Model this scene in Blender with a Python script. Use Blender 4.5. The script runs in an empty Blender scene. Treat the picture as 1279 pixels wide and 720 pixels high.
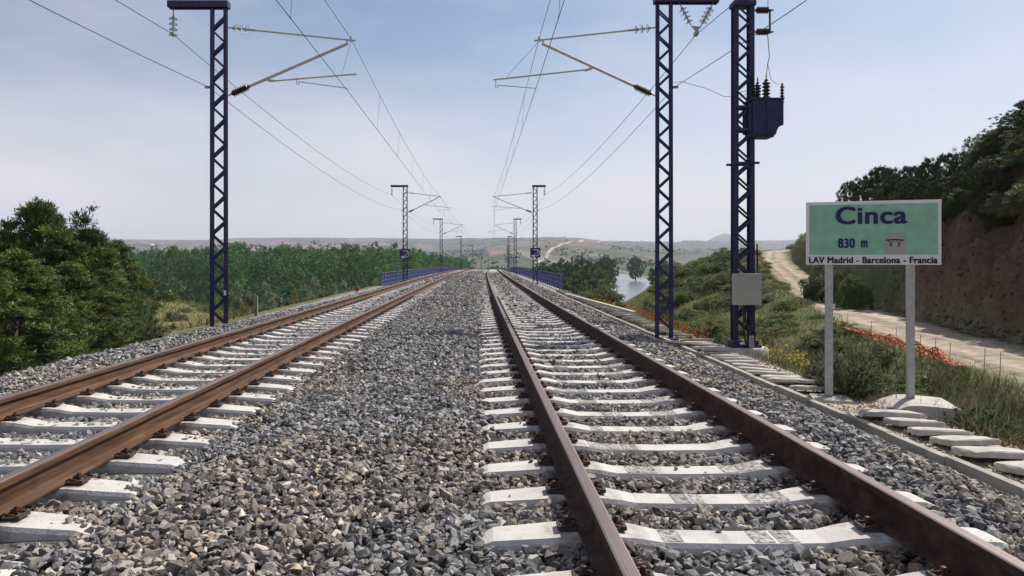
import bpy, bmesh, math, random
import numpy as np
from mathutils import Vector, Matrix
random.seed(7)
RNG = np.random.default_rng(11)
S = bpy.context.scene
COL = S.collection
PI = math.pi

# ------------------------------------------------------------------ camera, sky, sun, exposure
CAM_Z = 1.16                      # metres above the rail heads
F, VX, VY = 930.0, 594.5, 326.0   # focal length and vanishing point of the straight track, in photo pixels (1279 wide)
cam = bpy.data.cameras.new("camera")
cam.sensor_width = 36.0
cam.lens = 36.0 * F / 1279.0
cam.shift_x = (639.5 - VX) / 1279.0
cam.shift_y = -(360.0 - VY) / 1279.0
cam.clip_start = 0.1
cam.clip_end = 40000
cam_o = bpy.data.objects.new("camera", cam)
cam_o.location = (0, 0, CAM_Z)
cam_o.rotation_euler = (PI / 2, 0, 0)
COL.objects.link(cam_o)
S.camera = cam_o

SUN_EL, SUN_AZ = math.radians(47), math.radians(50)    # azimuth from +Y (ahead) towards +X (right)
world = bpy.data.worlds.new("World")
S.world = world
world.use_nodes = True
wt = world.node_tree
for n in list(wt.nodes): wt.nodes.remove(n)
w_out = wt.nodes.new("ShaderNodeOutputWorld")
w_bg = wt.nodes.new("ShaderNodeBackground")
w_sky = wt.nodes.new("ShaderNodeTexSky")
w_sky.sky_type = 'NISHITA'
w_sky.sun_disc = False
w_sky.sun_elevation = SUN_EL
w_sky.sun_rotation = SUN_AZ
w_sky.altitude = 200
w_sky.air_density = 1.0
w_sky.dust_density = 1.0
w_sky.ozone_density = 2.2
w_bg.inputs["Strength"].default_value = 0.093
# thin high cloud: noise over the sky direction lifts the blue towards milky white
w_tc = wt.nodes.new("ShaderNodeTexCoord")
w_map = wt.nodes.new("ShaderNodeMapping"); w_map.inputs["Scale"].default_value = (1.6, 1.6, 5.0)
w_nz = wt.nodes.new("ShaderNodeTexNoise"); w_nz.inputs["Scale"].default_value = 1.7; w_nz.inputs["Detail"].default_value = 5
w_cr = wt.nodes.new("ShaderNodeMapRange")
w_cr.inputs["From Min"].default_value = 0.36; w_cr.inputs["From Max"].default_value = 0.75
w_cr.inputs["To Min"].default_value = 0.05; w_cr.inputs["To Max"].default_value = 0.55
w_mx = wt.nodes.new("ShaderNodeMix"); w_mx.data_type = 'RGBA'
w_mx.inputs[7].default_value = (7.95, 7.6, 8.3, 1)
w_map.inputs["Location"].default_value = (.35, .2, .0)
wt.links.new(w_tc.outputs["Generated"], w_map.inputs["Vector"])
wt.links.new(w_map.outputs["Vector"], w_nz.inputs["Vector"])
wt.links.new(w_nz.outputs["Fac"], w_cr.inputs["Value"])
w_sx = wt.nodes.new("ShaderNodeSeparateXYZ")
wt.links.new(w_tc.outputs["Generated"], w_sx.inputs[0])
w_el = wt.nodes.new("ShaderNodeMapRange"); w_el.interpolation_type = 'SMOOTHSTEP'
w_el.inputs["From Min"].default_value = -.02; w_el.inputs["From Max"].default_value = .30
w_el.inputs["To Min"].default_value = .80; w_el.inputs["To Max"].default_value = .0
wt.links.new(w_sx.outputs["Z"], w_el.inputs["Value"])
w_ad = wt.nodes.new("ShaderNodeMath"); w_ad.operation = 'ADD'; w_ad.use_clamp = True
wt.links.new(w_cr.outputs["Result"], w_ad.inputs[0]); wt.links.new(w_el.outputs["Result"], w_ad.inputs[1])
wt.links.new(w_ad.outputs[0], w_mx.inputs[0])
wt.links.new(w_sky.outputs["Color"], w_mx.inputs[6])
wt.links.new(w_mx.outputs[2], w_bg.inputs["Color"])
wt.links.new(w_bg.outputs["Background"], w_out.inputs["Surface"])

sun = bpy.data.lights.new("sun", 'SUN')
sun.energy = 5.0
sun.angle = math.radians(0.53)
sun.color = (1.0, 0.95, 0.87)
sun_o = bpy.data.objects.new("sun", sun)
sv = Vector((math.cos(SUN_EL) * math.sin(SUN_AZ), math.cos(SUN_EL) * math.cos(SUN_AZ), math.sin(SUN_EL)))
sun_o.rotation_euler = sv.to_track_quat('Z', 'Y').to_euler()
sun_o.location = sv * 60
COL.objects.link(sun_o)

S.view_settings.view_transform = 'Standard'
S.view_settings.look = 'None'
S.view_settings.exposure = 0.17
S.view_settings.gamma = 1.0
S.view_settings.use_curve_mapping = False
S.render.engine = 'CYCLES'
S.cycles.use_denoising = True
S.cycles.max_bounces = 6
S.cycles.transparent_max_bounces = 8
S.cycles.volume_bounces = 1
HAZE_DENSITY = 1.1e-4

# ------------------------------------------------------------------ helpers
def P(px, py, y):
    """the point at forward distance y that the photo shows at pixel px, py"""
    return Vector(((px - VX) * y / F, y, CAM_Z - (py - VY) * y / F))

def cx(y):
    """sideways drift of the curving track"""
    y = np.maximum(np.asarray(y, float), 0)
    return np.where(y < 300, y * y / 10000.0, 9 + .06 * (y - 300) + (y - 300) ** 2 / 40000.0)

def dz(y):
    """fall of the track beyond the crest"""
    y = np.asarray(y, float)
    a = np.clip(y - 65, 0, 140)
    return -(a * a) / 17000.0 - np.maximum(y - 205, 0) * (140 / 8500.0)

def smooth(a, b, x):
    t = np.clip((x - a) / (b - a), 0, 1)
    return t * t * (3 - 2 * t)

def vnoise(x, y, seed=0):
    xi, yi = np.floor(x), np.floor(y)
    fx, fy = x - xi, y - yi
    fx = fx * fx * (3 - 2 * fx); fy = fy * fy * (3 - 2 * fy)
    def h(a, b):
        v = np.sin(a * 127.1 + b * 311.7 + seed * 74.7) * 43758.5453
        return v - np.floor(v)
    return (h(xi, yi) * (1 - fx) + h(xi + 1, yi) * fx) * (1 - fy) + (h(xi, yi + 1) * (1 - fx) + h(xi + 1, yi + 1) * fx) * fy

def fbm(x, y, oct=4, seed=0):
    s = 0; a = .5; t = 0
    for i in range(oct):
        s = s + a * vnoise(x, y, seed + i); t += a
        x = x * 2.03 + 11.3; y = y * 2.03 - 7.1; a *= .5
    return s / t

def link(o, parent=None):
    COL.objects.link(o)
    if parent is not None: o.parent = parent
    return o

def tag(o, label=None, cat=None, group=None, kind=None):
    if label: o["label"] = label
    if cat: o["category"] = cat
    if group: o["group"] = group
    if kind or label: o["kind"] = kind or 'thing'
    return o

def empty(name, loc, label, cat, group=None, rz=0):
    o = bpy.data.objects.new(name, None)
    o.empty_display_size = .2
    o.location = loc; o.rotation_euler = (0, 0, rz)
    link(o)
    return tag(o, label, cat, group)

def np_mesh(name, V, Fc, mats, tint=None, smooth_f=False, matidx=None):
    V = np.asarray(V, np.float32); Fc = np.asarray(Fc, np.int32)
    me = bpy.data.meshes.new(name)
    k = Fc.shape[1]
    me.vertices.add(len(V)); me.vertices.foreach_set("co", V.ravel())
    me.loops.add(Fc.size); me.loops.foreach_set("vertex_index", Fc.ravel())
    me.polygons.add(len(Fc)); me.polygons.foreach_set("loop_start", np.arange(0, Fc.size, k, dtype=np.int32))
    try: me.polygons.foreach_set("loop_total", np.full(len(Fc), k, np.int32))
    except Exception: pass
    if tint is not None:
        at = me.attributes.new("tint", 'FLOAT_COLOR', 'POINT')
        c = np.ones((len(V), 4), np.float32); c[:, :3] = tint
        at.data.foreach_set("color", c.ravel())
    for m in (mats if isinstance(mats, (list, tuple)) else [mats]): me.materials.append(m)
    if matidx is not None: me.polygons.foreach_set("material_index", np.asarray(matidx, np.int32))
    me.polygons.foreach_set("use_smooth", np.full(len(Fc), smooth_f, bool))
    me.update(calc_edges=True)
    me.validate()
    return me

class MB:
    """collects shapes and links them as ONE mesh object"""
    def __init__(self): self.v = []; self.f = []; self.s = []
    def add(self, vs, fs, sm=False):
        o = len(self.v)
        self.v += [tuple(p) for p in vs]
        self.f += [tuple(i + o for i in f) for f in fs]
        self.s += [sm] * len(fs)
    def box(self, c, d, R=None, bev=0):
        bm = bmesh.new()
        bmesh.ops.create_cube(bm, size=1)
        for v in bm.verts: v.co = Vector((v.co.x * d[0], v.co.y * d[1], v.co.z * d[2]))
        if bev: bmesh.ops.bevel(bm, geom=bm.edges[:], offset=bev, segments=2, affect='EDGES', profile=.6)
        c = Vector(c)
        bm.verts.index_update()
        vs = [(R @ v.co if R is not None else v.co) + c for v in bm.verts]
        fs = [[v.index for v in f.verts] for f in bm.faces]
        bm.free()
        self.add(vs, fs)
    def bar(self, a, b, w, t, up=(0, 1, 0)):
        """rectangular bar from a to b: w across, t along `up`"""
        a = Vector(a); b = Vector(b); d = b - a; L = d.length
        z = d.normalized(); y = Vector(up); y = (y - z * y.dot(z)).normalized(); x = y.cross(z)
        R = Matrix((x, y, z)).transposed()
        self.box((a + b) / 2, (w, t, L), R)
    def tube(self, pts, r, n=8, caps=True):
        pts = [Vector(p) for p in pts]
        rr = r if isinstance(r, (list, tuple)) else [r] * len(pts)
        vs = []; fs = []
        ref = None
        for i, p in enumerate(pts):
            d = (pts[min(i + 1, len(pts) - 1)] - pts[max(i - 1, 0)]).normalized()
            if ref is None: ref = Vector((0, 0, 1)) if abs(d.z) < .9 else Vector((1, 0, 0))
            x = (ref - d * ref.dot(d)).normalized(); y = d.cross(x); ref = x
            for k in range(n):
                a = 2 * PI * k / n
                vs.append(p + (x * math.cos(a) + y * math.sin(a)) * rr[i])
        for i in range(len(pts) - 1):
            for k in range(n):
                fs.append((i * n + k, i * n + (k + 1) % n, (i + 1) * n + (k + 1) % n, (i + 1) * n + k))
        if caps:
            fs.append(tuple(range(n))[::-1]); fs.append(tuple((len(pts) - 1) * n + k for k in range(n)))
        self.add(vs, fs, True)
    def lathe(self, a, axis, prof, n=14):
        """prof: list of (distance along the axis, radius)"""
        a = Vector(a); d = Vector(axis).normalized()
        self.tube2(a, d, prof, n)
    def tube2(self, a, d, prof, n):
        ref = Vector((0, 0, 1)) if abs(d.z) < .9 else Vector((1, 0, 0))
        x = (ref - d * ref.dot(d)).normalized(); y = d.cross(x)
        vs = []; fs = []
        for t, r in prof:
            for k in range(n):
                an = 2 * PI * k / n
                vs.append(a + d * t + (x * math.cos(an) + y * math.sin(an)) * max(r, 1e-4))
        m = len(prof)
        for i in range(m - 1):
            for k in range(n):
                fs.append((i * n + k, i * n + (k + 1) % n, (i + 1) * n + (k + 1) % n, (i + 1) * n + k))
        fs.append(tuple(range(n))[::-1]); fs.append(tuple((m - 1) * n + k for k in range(n)))
        self.add(vs, fs, True)
    def prism(self, poly, y0, y1):
        """outline in x, z pushed from y0 to y1"""
        n = len(poly)
        vs = [(p[0], y0, p[1]) for p in poly] + [(p[0], y1, p[1]) for p in poly]
        fs = [tuple(range(n)), tuple(range(2 * n - 1, n - 1, -1))]
        fs += [(i + n, (i + 1) % n + n, (i + 1) % n, i) for i in range(n)]
        self.add(vs, fs)
    def mesh(self, name, m):
        me = bpy.data.meshes.new(name)
        me.from_pydata(self.v, [], self.f)
        for q in (m if isinstance(m, (list, tuple)) else [m]): me.materials.append(q)
        me.polygons.foreach_set("use_smooth", self.s)
        bm = bmesh.new(); bm.from_mesh(me); bmesh.ops.recalc_face_normals(bm, faces=bm.faces[:]); bm.to_mesh(me); bm.free()
        if any(self.s):
            try: me.set_sharp_from_angle(angle=math.radians(40))
            except Exception: pass
        me.update()
        return me
    def build(self, name, m, parent=None, loc=None):
        o = bpy.data.objects.new(name, self.mesh(name, m))
        if loc is not None: o.location = loc
        return link(o, parent)

def copy_tree(o, parent=None):
    c = o.copy(); COL.objects.link(c)
    if parent is not None: c.parent = parent
    for ch in list(o.children): copy_tree(ch, c)
    return c

# ------------------------------------------------------------------ materials
def new_mat(name):
    m = bpy.data.materials.new(name); m.use_nodes = True
    nt = m.node_tree
    return m, nt, nt.nodes["Principled BSDF"]

def mat(name, c, rough=.8, metal=0, var=.25, scale=6.0, c2=None, bump=0, bscale=None, spec=.3, detail=5):
    """principled surface whose colour wanders between c*(1-var) and c2 over object-space noise"""
    m, nt, b = new_mat(name)
    tc = nt.nodes.new("ShaderNodeTexCoord")
    nz = nt.nodes.new("ShaderNodeTexNoise"); nz.inputs["Scale"].default_value = scale; nz.inputs["Detail"].default_value = detail
    nt.links.new(tc.outputs["Object"], nz.inputs["Vector"])
    rp = nt.nodes.new("ShaderNodeValToRGB")
    rp.color_ramp.elements[0].position = .3; rp.color_ramp.elements[1].position = .7
    rp.color_ramp.elements[0].color = tuple(v * (1 - var) for v in c) + (1,)
    rp.color_ramp.elements[1].color = tuple(min(1, v) for v in (c2 or tuple(v * (1 + var) for v in c))) + (1,)
    nt.links.new(nz.outputs["Fac"], rp.inputs["Fac"])
    nt.links.new(rp.outputs["Color"], b.inputs["Base Color"])
    b.inputs["Roughness"].default_value = rough; b.inputs["Metallic"].default_value = metal
    b.inputs["Specular IOR Level"].default_value = spec
    if bump:
        n2 = nt.nodes.new("ShaderNodeTexNoise"); n2.inputs["Scale"].default_value = bscale or scale * 4; n2.inputs["Detail"].default_value = 6
        nt.links.new(tc.outputs["Object"], n2.inputs["Vector"])
        bp = nt.nodes.new("ShaderNodeBump"); bp.inputs["Strength"].default_value = bump; bp.inputs["Distance"].default_value = .02
        nt.links.new(n2.outputs["Fac"], bp.inputs["Height"]); nt.links.new(bp.outputs["Normal"], b.inputs["Normal"])
    return m

def tint_mat(name, rough=.9, var=.3, scale=30, bump=0, spec=.2, bscale=None, bdist=.02):
    """colour from the mesh's own 'tint' attribute, broken by fine noise"""
    m, nt, b = new_mat(name)
    at = nt.nodes.new("ShaderNodeAttribute"); at.attribute_name = "tint"
    tc = nt.nodes.new("ShaderNodeTexCoord")
    nz = nt.nodes.new("ShaderNodeTexNoise"); nz.inputs["Scale"].default_value = scale; nz.inputs["Detail"].default_value = 6
    nt.links.new(tc.outputs["Object"], nz.inputs["Vector"])
    mr = nt.nodes.new("ShaderNodeMapRange")
    mr.inputs["From Min"].default_value = .3; mr.inputs["From Max"].default_value = .7
    mr.inputs["To Min"].default_value = 1 - var; mr.inputs["To Max"].default_value = 1 + var
    nt.links.new(nz.outputs["Fac"], mr.inputs["Value"])
    mx = nt.nodes.new("ShaderNodeVectorMath"); mx.operation = 'MULTIPLY'
    nt.links.new(at.outputs["Color"], mx.inputs[0]); nt.links.new(mr.outputs["Result"], mx.inputs[1])
    nt.links.new(mx.outputs["Vector"], b.inputs["Base Color"])
    b.inputs["Roughness"].default_value = rough; b.inputs["Specular IOR Level"].default_value = spec
    if bump:
        n2 = nt.nodes.new("ShaderNodeTexNoise"); n2.inputs["Scale"].default_value = bscale or scale * 2; n2.inputs["Detail"].default_value = 8
        nt.links.new(tc.outputs["Object"], n2.inputs["Vector"])
        bp = nt.nodes.new("ShaderNodeBump"); bp.inputs["Strength"].default_value = bump; bp.inputs["Distance"].default_value = bdist
        nt.links.new(n2.outputs["Fac"], bp.inputs["Height"]); nt.links.new(bp.outputs["Normal"], b.inputs["Normal"])
    return m

def leaf_mat(name, trans=.35):
    m = bpy.data.materials.new(name); m.use_nodes = True
    nt = m.node_tree
    for n in list(nt.nodes): nt.nodes.remove(n)
    out = nt.nodes.new("ShaderNodeOutputMaterial")
    at = nt.nodes.new("ShaderNodeAttribute"); at.attribute_name = "tint"
    di = nt.nodes.new("ShaderNodeBsdfPrincipled"); di.inputs["Roughness"].default_value = .6; di.inputs["Specular IOR Level"].default_value = .25
    tr = nt.nodes.new("ShaderNodeBsdfTranslucent")
    mx = nt.nodes.new("ShaderNodeMixShader"); mx.inputs[0].default_value = trans
    nt.links.new(at.outputs["Color"], di.inputs["Base Color"]); nt.links.new(at.outputs["Color"], tr.inputs["Color"])
    nt.links.new(di.outputs["BSDF"], mx.inputs[1]); nt.links.new(tr.outputs["BSDF"], mx.inputs[2])
    nt.links.new(mx.outputs["Shader"], out.inputs["Surface"])
    return m

M = {}
M["stone"] = tint_mat("ballast_stone", rough=.85, var=.28, scale=45, bump=.5, bscale=120, bdist=.006, spec=.3)
M["ground"] = tint_mat("earth", rough=.95, var=.28, scale=3.0, bump=.7, bscale=9, bdist=.05, spec=.1)
M["leaf"] = leaf_mat("leaf")
M["needle"] = leaf_mat("needle", .22)
M["petal"] = leaf_mat("petal", .4)
M["sleeper"] = mat("sleeper_concrete", (.50, .475, .44), .85, var=.14, scale=5, c2=(.58, .56, .525), bump=.25, bscale=60)
M["castmark"] = mat("cast_lettering", (.25, .24, .235), .9, var=.6, scale=38, c2=(.60, .57, .53), bump=.8, bscale=60, detail=2)
M["clip"] = mat("spring_steel", (.085, .045, .032), .6, .3, var=.4, scale=40)
M["pad"] = mat("dark_guide_plate", (.05, .045, .045), .7, 0, var=.3, scale=30)
M["paint"] = mat("navy_paint", (.027, .024, .086), .5, 0, var=.30, scale=5, spec=.4)
M["railing"] = mat("blue_railing_paint", (.085, .085, .26), .5, 0, var=.15, scale=3, spec=.4)
M["galv"] = mat("galvanised_steel", (.36, .36, .37), .5, .55, var=.15, scale=12)
M["tube"] = mat("weathered_tube", (.54, .50, .48), .55, .1, var=.15, scale=8)
M["wire"] = mat("weathered_copper", (.055, .058, .065), .6, .3, var=.1, scale=2)
M["brownins"] = mat("dark_insulator", (.045, .026, .022), .35, 0, var=.2, scale=20, spec=.5)
M["slab"] = mat("pale_slab_concrete", (.46, .43, .37), .9, var=.22, scale=5, c2=(.58, .55, .49), bump=.35, bscale=50)
M["shaded_slab"] = mat("shaded_slab_concrete", (.29, .26, .215), .95, var=.35, scale=3, c2=(.38, .35, .30), bump=.4, bscale=40)  # darker copy of the slab concrete: shade of the far row in its colour
M["kerb"] = mat("kerb_concrete", (.36, .335, .29), .9, var=.25, scale=4, bump=.4, bscale=40)
M["cabinet"] = mat("grey_cabinet", (.40, .385, .34), .55, .1, var=.08, scale=3)
M["white"] = mat("sign_white", (.78, .76, .76), .5, var=.05, scale=3)
M["green"] = mat("sign_green", (.27, .50, .36), .5, var=.13, scale=7)
M["ink"] = mat("sign_ink", (.022, .022, .10), .5, var=.05, scale=4)
M["black"] = mat("black_plastic", (.018, .018, .02), .55, var=.1, scale=4)
M["pictogrey"] = mat("pictogram_grey", (.42, .36, .36), .6, var=.06, scale=4)
M["netting"] = mat("orange_netting", (.66, .23, .12), .7, var=.2, scale=3)
M["bark"] = mat("bark", (.10, .075, .055), .95, var=.35, scale=9, bump=.6, bscale=30)
M["twig"] = mat("grey_twig", (.20, .155, .125), .95, var=.3, scale=6)
M["wood"] = mat("weathered_wood", (.24, .20, .17), .9, var=.25, scale=8, bump=.3, bscale=40)
M["redpaint"] = mat("red_paint", (.30, .035, .03), .6, var=.15, scale=6)
M["wall_white"] = mat("pale_render", (.62, .60, .57), .9, var=.08, scale=.05)
M["roof"] = mat("clay_roof", (.33, .15, .10), .9, var=.2, scale=.2)
M["roofgrey"] = mat("sheet_roof", (.55, .55, .56), .6, var=.1, scale=.1)
M["darkwin"] = mat("dark_opening", (.03, .03, .035), .3, var=.1, scale=1)
M["concrete"] = mat("bridge_concrete", (.42, .40, .37), .9, var=.18, scale=1.2, bump=.2, bscale=20)

def make_sleeper_mat():
    m, nt, b = new_mat("sleeper_concrete")
    L = nt.links.new
    tc = nt.nodes.new("ShaderNodeTexCoord"); oi = nt.nodes.new("ShaderNodeObjectInfo")
    off = nt.nodes.new("ShaderNodeVectorMath"); off.operation = 'MULTIPLY_ADD'; off.inputs[1].default_value = (1, 1, 1)
    cmb = nt.nodes.new("ShaderNodeCombineXYZ"); ml = nt.nodes.new("ShaderNodeMath"); ml.operation = 'MULTIPLY'; ml.inputs[1].default_value = 37.0
    L(oi.outputs["Random"], ml.inputs[0]); L(ml.outputs[0], cmb.inputs["X"]); L(ml.outputs[0], cmb.inputs["Y"])
    L(tc.outputs["Object"], off.inputs[0]); L(cmb.outputs[0], off.inputs[2])
    def noise(sc, de=5):
        n = nt.nodes.new("ShaderNodeTexNoise"); n.inputs["Scale"].default_value = sc; n.inputs["Detail"].default_value = de
        L(off.outputs["Vector"], n.inputs["Vector"]); return n
    n1, n2, n3 = noise(4), noise(14, 8), noise(70, 3)
    def rng_(src, a, c, d, e):
        r = nt.nodes.new("ShaderNodeMapRange"); r.inputs["From Min"].default_value = a; r.inputs["From Max"].default_value = c
        r.inputs["To Min"].default_value = d; r.inputs["To Max"].default_value = e; L(src, r.inputs["Value"]); return r.outputs["Result"]
    def mix(fac, A, B):
        x = nt.nodes.new("ShaderNodeMix"); x.data_type = 'RGBA'
        if isinstance(fac, float): x.inputs[0].default_value = fac
        else: L(fac, x.inputs[0])
        for q, v in ((6, A), (7, B)):
            if isinstance(v, tuple): x.inputs[q].default_value = v + (1,)
            else: L(v, x.inputs[q])
        return x.outputs[2]
    def math_(op, A, B=None):
        x = nt.nodes.new("ShaderNodeMath"); x.operation = op; x.use_clamp = op in ('MULTIPLY',)
        for q, v in ((0, A), (1, B)):
            if v is None: continue
            if isinstance(v, (int, float)): x.inputs[q].default_value = v
            else: L(v, x.inputs[q])
        return x.outputs[0]
    c = mix(rng_(n1.outputs["Fac"], .3, .7, 0, 1), (.50, .475, .44), (.62, .60, .565))
    c = mix(rng_(n2.outputs["Fac"], .55, .72, 0, .38), c, (.30, .275, .25))
    c = mix(rng_(n3.outputs["Fac"], .62, .72, 0, .45), c, (.22, .20, .19))
    sx = nt.nodes.new("ShaderNodeSeparateXYZ"); L(tc.outputs["Object"], sx.inputs[0])
    d = math_('ABSOLUTE', math_('SUBTRACT', math_('ABSOLUTE', sx.outputs["X"]), .7535))
    rust = math_('MULTIPLY', rng_(d, .10, .26, 1, 0), rng_(n2.outputs["Fac"], .38, .62, .05, .75))
    c = mix(rust, c, (.20, .105, .065))
    L(c, b.inputs["Base Color"]); b.inputs["Roughness"].default_value = .88; b.inputs["Specular IOR Level"].default_value = .2
    bp = nt.nodes.new("ShaderNodeBump"); bp.inputs["Strength"].default_value = .35; bp.inputs["Distance"].default_value = .01
    L(n3.outputs["Fac"], bp.inputs["Height"]); L(bp.outputs["Normal"], b.inputs["Normal"])
    return m
M["sleeper"] = make_sleeper_mat()

def make_rail_mat():
    m, nt, b = new_mat("rusty_rail")
    tc = nt.nodes.new("ShaderNodeTexCoord")
    mp = nt.nodes.new("ShaderNodeMapping"); mp.inputs["Scale"].default_value = (9, .8, 9)
    nz = nt.nodes.new("ShaderNodeTexNoise"); nz.inputs["Scale"].default_value = 3; nz.inputs["Detail"].default_value = 8
    nt.links.new(tc.outputs["Object"], mp.inputs["Vector"]); nt.links.new(mp.outputs["Vector"], nz.inputs["Vector"])
    rp = nt.nodes.new("ShaderNodeValToRGB")
    e = rp.color_ramp.elements
    e[0].position = .3; e[0].color = (.056, .028, .017, 1)
    e[1].position = .72; e[1].color = (.165, .088, .050, 1)
    nt.links.new(nz.outputs["Fac"], rp.inputs["Fac"]); nt.links.new(rp.outputs["Color"], b.inputs["Base Color"])
    b.inputs["Roughness"].default_value = .75; b.inputs["Specular IOR Level"].default_value = .25
    m2, nt, b = new_mat("rail_running_band")
    tc = nt.nodes.new("ShaderNodeTexCoord")
    mp = nt.nodes.new("ShaderNodeMapping"); mp.inputs["Scale"].default_value = (60, .6, 20)
    nz = nt.nodes.new("ShaderNodeTexNoise"); nz.inputs["Scale"].default_value = 2; nz.inputs["Detail"].default_value = 6
    nt.links.new(tc.outputs["Object"], mp.inputs["Vector"]); nt.links.new(mp.outputs["Vector"], nz.inputs["Vector"])
    rp = nt.nodes.new("ShaderNodeValToRGB")
    e = rp.color_ramp.elements
    e[0].position = .3; e[0].color = (.13, .085, .07, 1)
    e[1].position = .7; e[1].color = (.23, .18, .17, 1)
    nt.links.new(nz.outputs["Fac"], rp.inputs["Fac"]); nt.links.new(rp.outputs["Color"], b.inputs["Base Color"])
    b.inputs["Roughness"].default_value = .5; b.inputs["Metallic"].default_value = .35
    return m, m2
M["rust"], M["railtop"] = make_rail_mat()
M["rust_shaded"] = mat("shaded_rust_rail", (.050, .027, .023), .8, .05, var=.4, scale=9, c2=(.092, .050, .037), bump=.4, bscale=60, spec=.15)  # darker rust for the right track: shade of the rail sides painted in

def make_glass():
    m, nt, b = new_mat("insulator_glass")
    b.inputs["Base Color"].default_value = (.72, .80, .80, 1); b.inputs["Roughness"].default_value = .08
    b.inputs["Transmission Weight"].default_value = .75; b.inputs["IOR"].default_value = 1.45
    return m
M["glass"] = make_glass()

def make_water():
    m, nt, b = new_mat("river_water")
    b.inputs["Base Color"].default_value = (.16, .17, .16, 1); b.inputs["Roughness"].default_value = .22
    b.inputs["Specular IOR Level"].default_value = .6
    tc = nt.nodes.new("ShaderNodeTexCoord")
    nz = nt.nodes.new("ShaderNodeTexNoise"); nz.inputs["Scale"].default_value = .8; nz.inputs["Detail"].default_value = 4
    nt.links.new(tc.outputs["Object"], nz.inputs["Vector"])
    bp = nt.nodes.new("ShaderNodeBump"); bp.inputs["Strength"].default_value = .15; bp.inputs["Distance"].default_value = .1
    nt.links.new(nz.outputs["Fac"], bp.inputs["Height"]); nt.links.new(bp.outputs["Normal"], b.inputs["Normal"])
    return m
M["water"] = make_water()

# ------------------------------------------------------------------ ground
ROAD = np.array([(11.6, 4, -1.5), (12.3, 10, -1.42), (12.9, 16, -1.32), (14.7, 25, -1.3), (17.7, 36, -1.15), (20.2, 44, -1.0),
                 (24.2, 56, -.3), (30, 75, 1.24), (38, 95, 2.3), (52, 122, 3.0), (75, 160, 3.0)])
def road_x(y): return np.interp(y, ROAD[:, 1], ROAD[:, 0])
def road_z(y): return np.interp(y, ROAD[:, 1], ROAD[:, 2])
RIVER = np.array([(-220, 60), (-90, 110), (-20, 165), (30, 205), (55, 250), (80, 361), (104, 480), (120, 600), (150, 850), (160, 1150), (90, 1700)])
WATER_Z = -14.0
CTRL = np.array([
 # between shoulder and road
 (8.0, 4, -2.4), (8.2, 9, -2.5), (8.4, 14, -2.6), (8.8, 20, -2.5), (9.0, 28, -2.3), (9.2, 36, -2.4), (9.8, 43, -2.9),
 (11, 22, -1.9), (11.5, 30, -1.6), (12.5, 38, -1.4), (13.5, 48, -1.2), (13.8, 55, -1.4), (16, 60, -.6), (20.5, 70, .0), (24, 78, .6),
 # left flank of the hillside, falling to the river
 (10, 60, -6), (12.5, 68, -5), (16, 80, -4.5), (22, 95, -2.5), (30, 110, -.5), (8, 75, -10.5), (14, 100, -10), (25, 130, -8), (0, 70, -11),
 (0, 100, -12.5), (40, 150, -6), (30, 170, -12),
 # hill right of and beyond the road
 (40, 100, 2.7), (48, 110, 4.0), (60, 112, 6), (75, 105, 9), (52, 85, 6.5), (40, 70, 5.0), (33, 60, 3.6), (27, 48, 1.6), (60, 140, 2), (90, 140, 6), (90, 80, 12),
 (60, 50, 9), (40, 40, 6.5), (40, 20, 7.5), (60, 10, 9), (30, 8, 6), (24, 20, 4.2), (26, 34, 4.3), (20, 6, 3.6),
 # left
 (-8.5, 5, -2.2), (-9, 10, -2.6), (-10, 20, -3.4), (-12, 30, -3.6), (-14, 38, -2.9), (-17.9, 45, -2.0), (-20.5, 52, -1.9), (-24, 58, -3.2), (-11, 48, -4.2),
 (-30, 78, -8), (-45, 100, -12), (-15, 70, -9.5), (-12, 90, -12.5), (-40, 42, -6), (-60, 60, -11), (-25, 25, -5), (-40, 12, -7), (-80, 30, -11), (-70, 100, -13), (-40, 150, -13), (-100, 80, -13),
 (-12, -10, -3), (-40, -20, -7), (10, -10, -2.4), (30, -20, 5), (60, -30, 8), (-80, -60, -12), (120, 60, 13), (120, 150, 8)], float)
def _rbf_fit():
    A = CTRL[:, :2]
    D = np.sqrt(((A[:, None] - A[None]) ** 2).sum(-1) + 9.0)
    n = len(A)
    Mx = np.zeros((n + 3, n + 3)); Mx[:n, :n] = D; Mx[:n, n] = 1; Mx[:n, n + 1:] = A; Mx[n, :n] = 1; Mx[n + 1:, :n] = A.T
    return np.linalg.solve(Mx, np.concatenate([CTRL[:, 2], np.zeros(3)]))
RBF = _rbf_fit()
def rbf(x, y):
    out = RBF[-3] + RBF[-2] * x + RBF[-1] * y
    for i, c in enumerate(CTRL): out = out + RBF[i] * np.sqrt((x - c[0]) ** 2 + (y - c[1]) ** 2 + 9.0)
    return out

def river_d(x, y):
    d = np.full(np.shape(x), 1e9)
    for a, b in zip(RIVER[:-1], RIVER[1:]):
        v = b - a; t = np.clip(((x - a[0]) * v[0] + (y - a[1]) * v[1]) / (v @ v), 0, 1)
        d = np.minimum(d, np.hypot(x - a[0] - t * v[0], y - a[1] - t * v[1]))
    return d

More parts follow.
